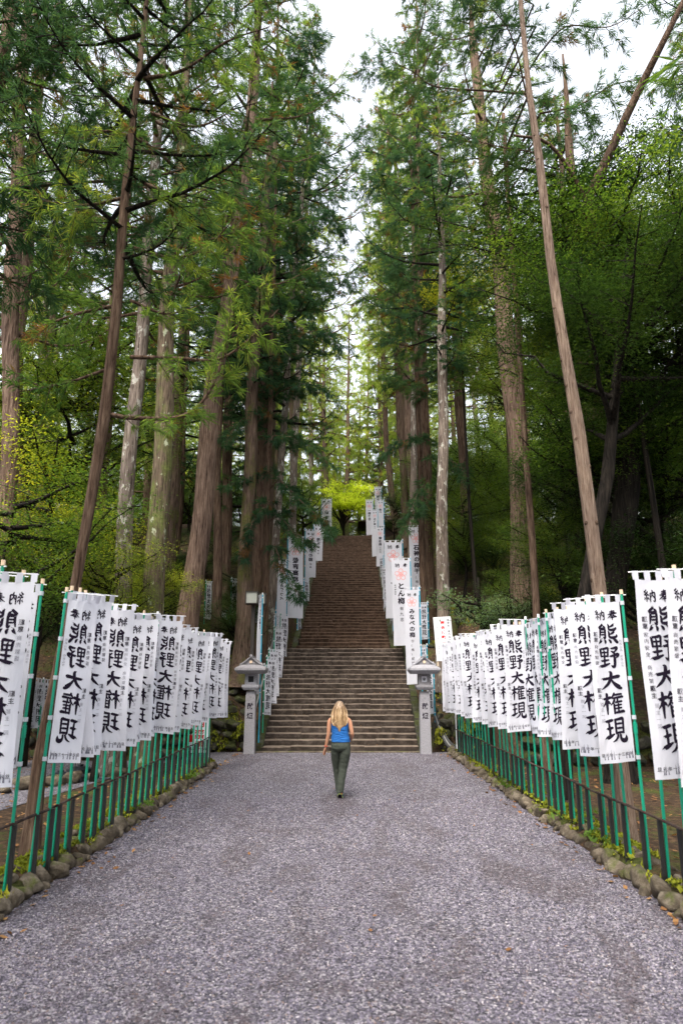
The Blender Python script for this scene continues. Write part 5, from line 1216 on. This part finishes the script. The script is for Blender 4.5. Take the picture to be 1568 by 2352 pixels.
swept('cedar_tree', 'cedar right of the stairs with dark sprays over the top of the tall banners', 'cedar', (3.3, 27.5), 3.6,
  [([(985,1150,27),(950,1180,26.4),(930,1215,26)], .03, .5), ([(985,1000,27),(930,1010,26.4),(880,1040,26)], .03, .6), ([(985,900,27),(930,880,26.4),(880,860,26)], .03, .65), ([(990,1050,27),(1040,1060,26.5),(1070,1090,26)], .03, .55),
   ([(980,800,27),(930,760,26.4),(890,760,26)], .03, .7), ([(985,700,27),(930,640,26.4),(900,600,26)], .03, .7), ([(990,850,27),(1040,830,26.5),(1080,850,26)], .03, .6), ([(985,1100,27),(960,1130,26.6),(945,1170,26)],.02,.5), ([(985,600,27),(940,540,26.4),(880,520,26)],.03,.7), ([(980,480,27.4),(900,420,26.6),(835,420,26)],.03,.9), ([(975,360,27.4),(880,300,26.6),(825,290,26)],.03,.9), ([(970,240,27.6),(890,170,26.8),(830,150,26.2)],.03,.9), ([(985,420,27.2),(930,350,26.6),(870,380,26)],.03,.8)],
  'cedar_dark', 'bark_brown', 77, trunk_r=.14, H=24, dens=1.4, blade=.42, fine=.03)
swept('cedar_tree', 'cedar outside the upper right whose branches reach left under the sky gap', 'cedar', (4.4, 15.5), 0,
  [([(1214,215,14),(1120,208,13.8),(1000,198,13.6),(950,165,13.4),(900,140,13.3)], .035, .7), ([(1230,320,14.5),(1180,100,13.5),(1130,20,13.2),(1060,-40,13)], .03, .8), ([(1240,120,14),(1300,60,13.6),(1400,60,13.3),(1500,0,13)], .03, .8),
   ([(1230,60,13.8),(1130,60,13.5),(1040,90,13.2),(960,60,13)], .03, .75), ([(1240,260,14),(1330,240,13.6),(1420,190,13.4),(1560,180,13.2)], .03, .8), ([(1230,350,14.4),(1120,330,14),(1040,300,13.8)], .025, .7), ([(1225,10,13.6),(1150,-30,13.3),(1050,0,13)], .03, .8)],
  'cedar_dark', 'bark_brown', 79, trunk_r=.10, H=17, dens=1.0)

# bright maple at the top of the stairs
def maple():
    g = np.random.default_rng(5); r = empty('maple_tree', (0.1, 55.5, TOPZ), label='bright yellow green maple spreading at the top of the stairs', cat='maple tree')
    w_ = Wood(); C = []
    for i in range(20):
        az = i*2.4; ln = g.uniform(1.2,3.0); t = np.linspace(0,1,7); z0 = g.uniform(1.6,2.6); zt = 3.3+(3.2-ln)*1.1+g.uniform(-.2,.9)
        A = np.stack([math.cos(az)*ln*t, math.sin(az)*ln*.7*t, z0+(zt-z0)*t**.7], 1); w_.limb(A, .015+.05*(1-t), 5)
        for q in range(10): C.append(A[g.integers(3,7)]+g.normal(0,.42,3)*np.array([1,1,.25]))
    lv = leaves(np.array(C), .15, 46, np.array([.34,.34,.07]), g, .05, .8)
    link('trunk', trunk_mesh([(0,0,-.3),(.1,0,1.3),(.0,0,3.3)], [.15,.11,.05], 'bark_dark', 4)[0], r)
    link('crown', join('crown', [(np.concatenate(w_.V), np.concatenate(w_.F), 0), (*lv, 1)], [M['bark_dark'], M['maple']]), r)
maple()

# understorey and forest fill: every tree is its own thing, meshes shared
TRK = [trunk_mesh([(0,0,-.4),(.1*math.sin(i),.1,9),(.3*math.sin(i*2),0,19)], [.26,.19,.04], b, i+90) [0] for i, b in enumerate(('bark_brown','bark_red','bark_lichen','bark_mid','bark_brown','bark_red'))]
SHT = trunk_mesh([(0,0,-.3),(.1,0,1.5),(0,.1,4.5)], [.09,.07,.03], 'bark_dark', 99)[0]
def filler(kind, x, y, H, hc, s, label, group):
    z = gz(x, y); r = empty('cedar_tree' if kind in ('cedar','dark','far') else ('shrub' if kind == 'pale' or H < 4 else 'broadleaf_tree'), (x, y, z), label=label, cat=CATN[kind] if H >= 4 else 'shrub', group=group)
    a = random.uniform(0, 6.28)
    lean = (random.uniform(-.03,.03), random.uniform(-.03,.03), 0); r.rotation_euler = lean
    if kind in ('cedar','dark','far'):
        ts = min(s, 1.05)*(.8 if s > 1.28 else 1); link('trunk', random.choice(TRK), r, rot=(0,0,a), scale=(ts, ts, H/19))
        link('crown', random.choice(CR[kind]), r, loc=(0,0,hc), rot=(0,0,a), scale=(s*random.uniform(.95,1.2), s*random.uniform(.95,1.2), (H-hc+.5)/14))
    else:
        link('trunk', SHT, r, rot=(0,0,a), scale=(s*1.1, s*1.1, (hc+2.5*s)/4.5))
        link('crown', random.choice(CR[kind]), r, loc=(0,0,hc), rot=(0,0,a), scale=(s*random.uniform(.9,1.15), s*random.uniform(.9,1.15), s*random.uniform(.85,1.15)))
# placed understorey
for kind, xp, yp, D, s, lb in [('yellow', 110, 1180, 17.5, 1.0, 'yellowing broadleaf tree with golden leaves above the left banners'), ('broad', 20, 1250, 14.5, .85, 'broadleaf tree with glossy leaves at the left edge above the banners'),
      ('yellow', 250, 1330, 15, .55, 'low yellowing bush just above the first left banners'), ('yellow', 350, 1330, 16.8, .42, 'small yellow green bush between the mossy and the reddish trunk'),
      ('broad', 190, 1000, 21, 1.1, 'broadleaf tree between the slim brown and the whitish trunk'), ('yellow', 40, 960, 20, 1.1, 'yellow green broadleaf tree high at the left edge'),
      ('broad_dark', 90, 1380, 20, .7, 'dark bush on the bank behind the left wall'), ('pale', 1110, 1320, 19.5, .85, 'pale blue green shrub right of the notice board'), ('pale', 1170, 1345, 18.5, .6, 'pale shrub in front of the big brown cedar'),
      ('broad', 1290, 1270, 17.5, .45, 'green shrub between the big brown cedar and the knotted tree'), ('broad_dark', 1300, 1380, 18.4, .55, 'dark shrub above the right dry stone wall'),
      ('broad_dark', 1480, 1280, 16.5, .8, 'dark leafy tree behind the nearest right banners'), ('broad', 1500, 1000, 17, 1.1, 'leafy broadleaf tree at the right edge of the picture'), ('broad', 1450, 600, 14, .95, 'broadleaf tree high in the upper right with bright leaf edges'),
      ('broad_dark', 1290, 480, 15.5, .85, 'broadleaf crown behind the upper part of the knotted tree'), ('broad_dark', 1275, 900, 27, 1.1, 'dark broadleaf tree between the two big right trunks'),
      ('broad_dark', 1540, 700, 13.5, .8, 'dark broadleaf tree at the upper right edge'), ('yellow', 1060, 640, 26, .8, 'yellow green broadleaf crown left of the big brown cedar'), ('broad_dark', 1330, 1150, 19, .8, 'shaded broadleaf bush behind the knotted tree'), ('broad', 700, 1160, 47, .8, 'bush beside the left end of the stair top'), ('broad_dark', 905, 1215, 49, .55, 'bush behind the topmost banners on the right')]:
    p = P(xp, yp, D); z0 = gz(p.x, D); hc = max(.2, p.z-z0-2.6*s)
    filler(kind, p.x, D, hc+5*s, hc, s, lb, 'broadleaf undergrowth among the cedars')
# forest fill
rf = random.Random(12); placed = []; todo = []
def kindname(k): return {'cedar':'mid green cedar','dark':'dark green cedar','far':'light green cedar','broad':'green broadleaf tree','broad_dark':'dark broadleaf tree','yellow':'yellowish broadleaf tree'}[k.split()[0]].replace('tree', 'shrub' if ' low' in k else 'tree')
tries = 0
while len(todo) < 104 and tries < 9000:
    tries += 1
    y = 22+rf.random()**.8*62; side = rf.choice((-1,1)); wmax = .60*y+5; x = side*(3.9+rf.random()*wmax) if y < 56 else rf.uniform(-wmax, wmax)
    if y < 56 and abs(x-.3) < 4.2+max(0,(y-40))*.05: continue
    if y >= 56 and abs(x-.6) < 1.2: continue
    if any((x-a)**2+(y-b)**2 < (2.0+y*.018)**2 for a, b in placed): continue
    placed.append((x, y)); q = rf.random()
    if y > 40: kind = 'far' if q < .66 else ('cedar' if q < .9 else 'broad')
    else: kind = 'cedar' if q < .34 else ('dark' if q < .44 else ('broad' if q < .66 else ('broad_dark' if q < .82 else 'yellow')))
    if kind in ('cedar','dark','far'): H = rf.uniform(17,24) if y < 42 else rf.uniform(19,28); hc = rf.uniform(2,8)
    else: H = rf.uniform(4,10); hc = rf.uniform(.2,3)
    todo.append((kind, x, y, H, hc, rf.uniform(.85,1.25) if kind in ('cedar','dark','far') else rf.uniform(.8,1.35)))
for x, y, k in [(-8.2,22,'cedar'),(-14,24,'cedar'),(10.5,15,'dark'),(12.5,20,'cedar'),(8.6,22.5,'dark'),(-6.6,26,'dark'),(7,26.5,'cedar'),(-10.5,28,'cedar'),(11,28,'cedar'),(-5.3,31,'cedar'),(6.2,33,'cedar')]:
    todo.append((k, x, y, rf.uniform(19,24), rf.uniform(7,10), 1.05))
for x, y, H in [(-2.6,60,29),(3.6,61,27),(.4,66,28),(-1.9,72,30),(2.6,73,29),(-4.5,66,26),(5.5,68,26),(0.2,84,24)]:
    todo.append(('far', x, y, H, 2.5, 1.25))
for x, y in [(-2.4,58.5),(2.8,58.5),(0.3,60)]: todo.append(('broad', x, y, 6, .0, .75))
for x, y, H, hc, k, sw in [(-3.2,30.5,38,13,'dark',1.3),(4.2,33.5,38,14,'cedar',1.35),(-2.8,36.5,39,14,'cedar',1.45),(-3.0,42,38,12,'far',1.45),(4.2,43.5,38,13,'far',1.4),(4.0,38.5,38,14,'cedar',1.3)]:
    todo.append((k, x, y, H, hc, sw))
for i in range(900):      # undergrowth on the near slopes
    if len(todo) > 185: break
    y = rf.uniform(21.5, 38); x = rf.choice((-1,1))*rf.uniform(3.6, 13)
    if any((x-a)**2+(y-b)**2 < 1.15 for a, b in placed): continue
    placed.append((x, y)); todo.append((rf.choice(('broad_dark','broad','yellow','broad_dark')), x, y, 3.5, .05, rf.uniform(.28,.5)))
for i in range(400):
    if len(todo) > 245: break
    y = rf.uniform(40, 66); x = rf.choice((-1,1))*rf.uniform(4.5+max(0,50-y)*.1, 34)
    if any((x-a)**2+(y-b)**2 < 2.2 for a, b in placed): continue
    placed.append((x, y)); todo.append((rf.choice(('broad_dark','broad','broad')), x, y, rf.uniform(5,9), .1, rf.uniform(.9,1.3)))
groups = {}
for tdo in todo:
    k, x, y = tdo[:3]; band = 'of the lower stairs' if y < 28 else ('of the upper stairs' if y < 50 else 'beyond the stair top')
    groups.setdefault((k+(' low' if tdo[3] < 4 else ''), x > 0, band), []).append(tdo)
for (k, right, band), L_ in groups.items():
    L_.sort(key=lambda t: abs(t[1]))
    for i, tdo in enumerate(L_):
        on = 'nearest the stairs' if i == 0 else (ORD[i]+' out from the stairs' if i < len(ORD) else 'far out to the side')
        filler(*tdo, '%s %s %s, %s' % (kindname(k), 'right' if right else 'left', band, on), '%ss on the %s %s' % (kindname(k), 'right' if right else 'left', band))
# the forest goes on unseen behind the camera; added to shade the step risers
for i, (x, y, k) in enumerate([(-6,-3,'cedar'),(7,-4,'cedar'),(-4,-9,'dark'),(4.5,-9,'cedar'),(0.5,-14,'cedar'),(-9,-8,'cedar'),(10,-9,'dark'),(-8,2,'cedar'),(9,3,'cedar'),(-3,-18,'cedar'),(4,-17,'dark'),(-13,-2,'cedar'),(14,-3,'cedar')]):
    filler(k, x, y, 20+i % 4, 4.5, 1.35, 'tall cedar of the forest behind the viewpoint, %s from the path\'s line' % ORD[i], 'unseen cedars behind the viewpoint')
# boulders and a log edging the left lot
e = empty('boulder_row', (-5, 12.5, 0), label='row of low boulders dividing the bare soil from the gravel lot on the left', cat='boulders')
for i in range(13):
    t = i/12; x = -7.8+t*3.5; y = 11.4+t*5.2
    s_ = rf.uniform(.13,.27); link('stone', rf.choice(KM), e, loc=(x+5+rf.uniform(-.1,.1), y-12.5, s_*.35), rot=(rf.uniform(-.3,.3), 0, rf.uniform(0,3)), scale=(s_*1.4, s_, s_*.7))
o = MB().tube([(0,0,.08),(.6,.1,.09),(1.3,.05,.08)], [.08,.09,.07], 9).build('fallen_log', M['bark_dark'], loc=(-6.9,11.0,0)); tag(o, 'short dark log lying at the edge of the left gravel lot', 'log')
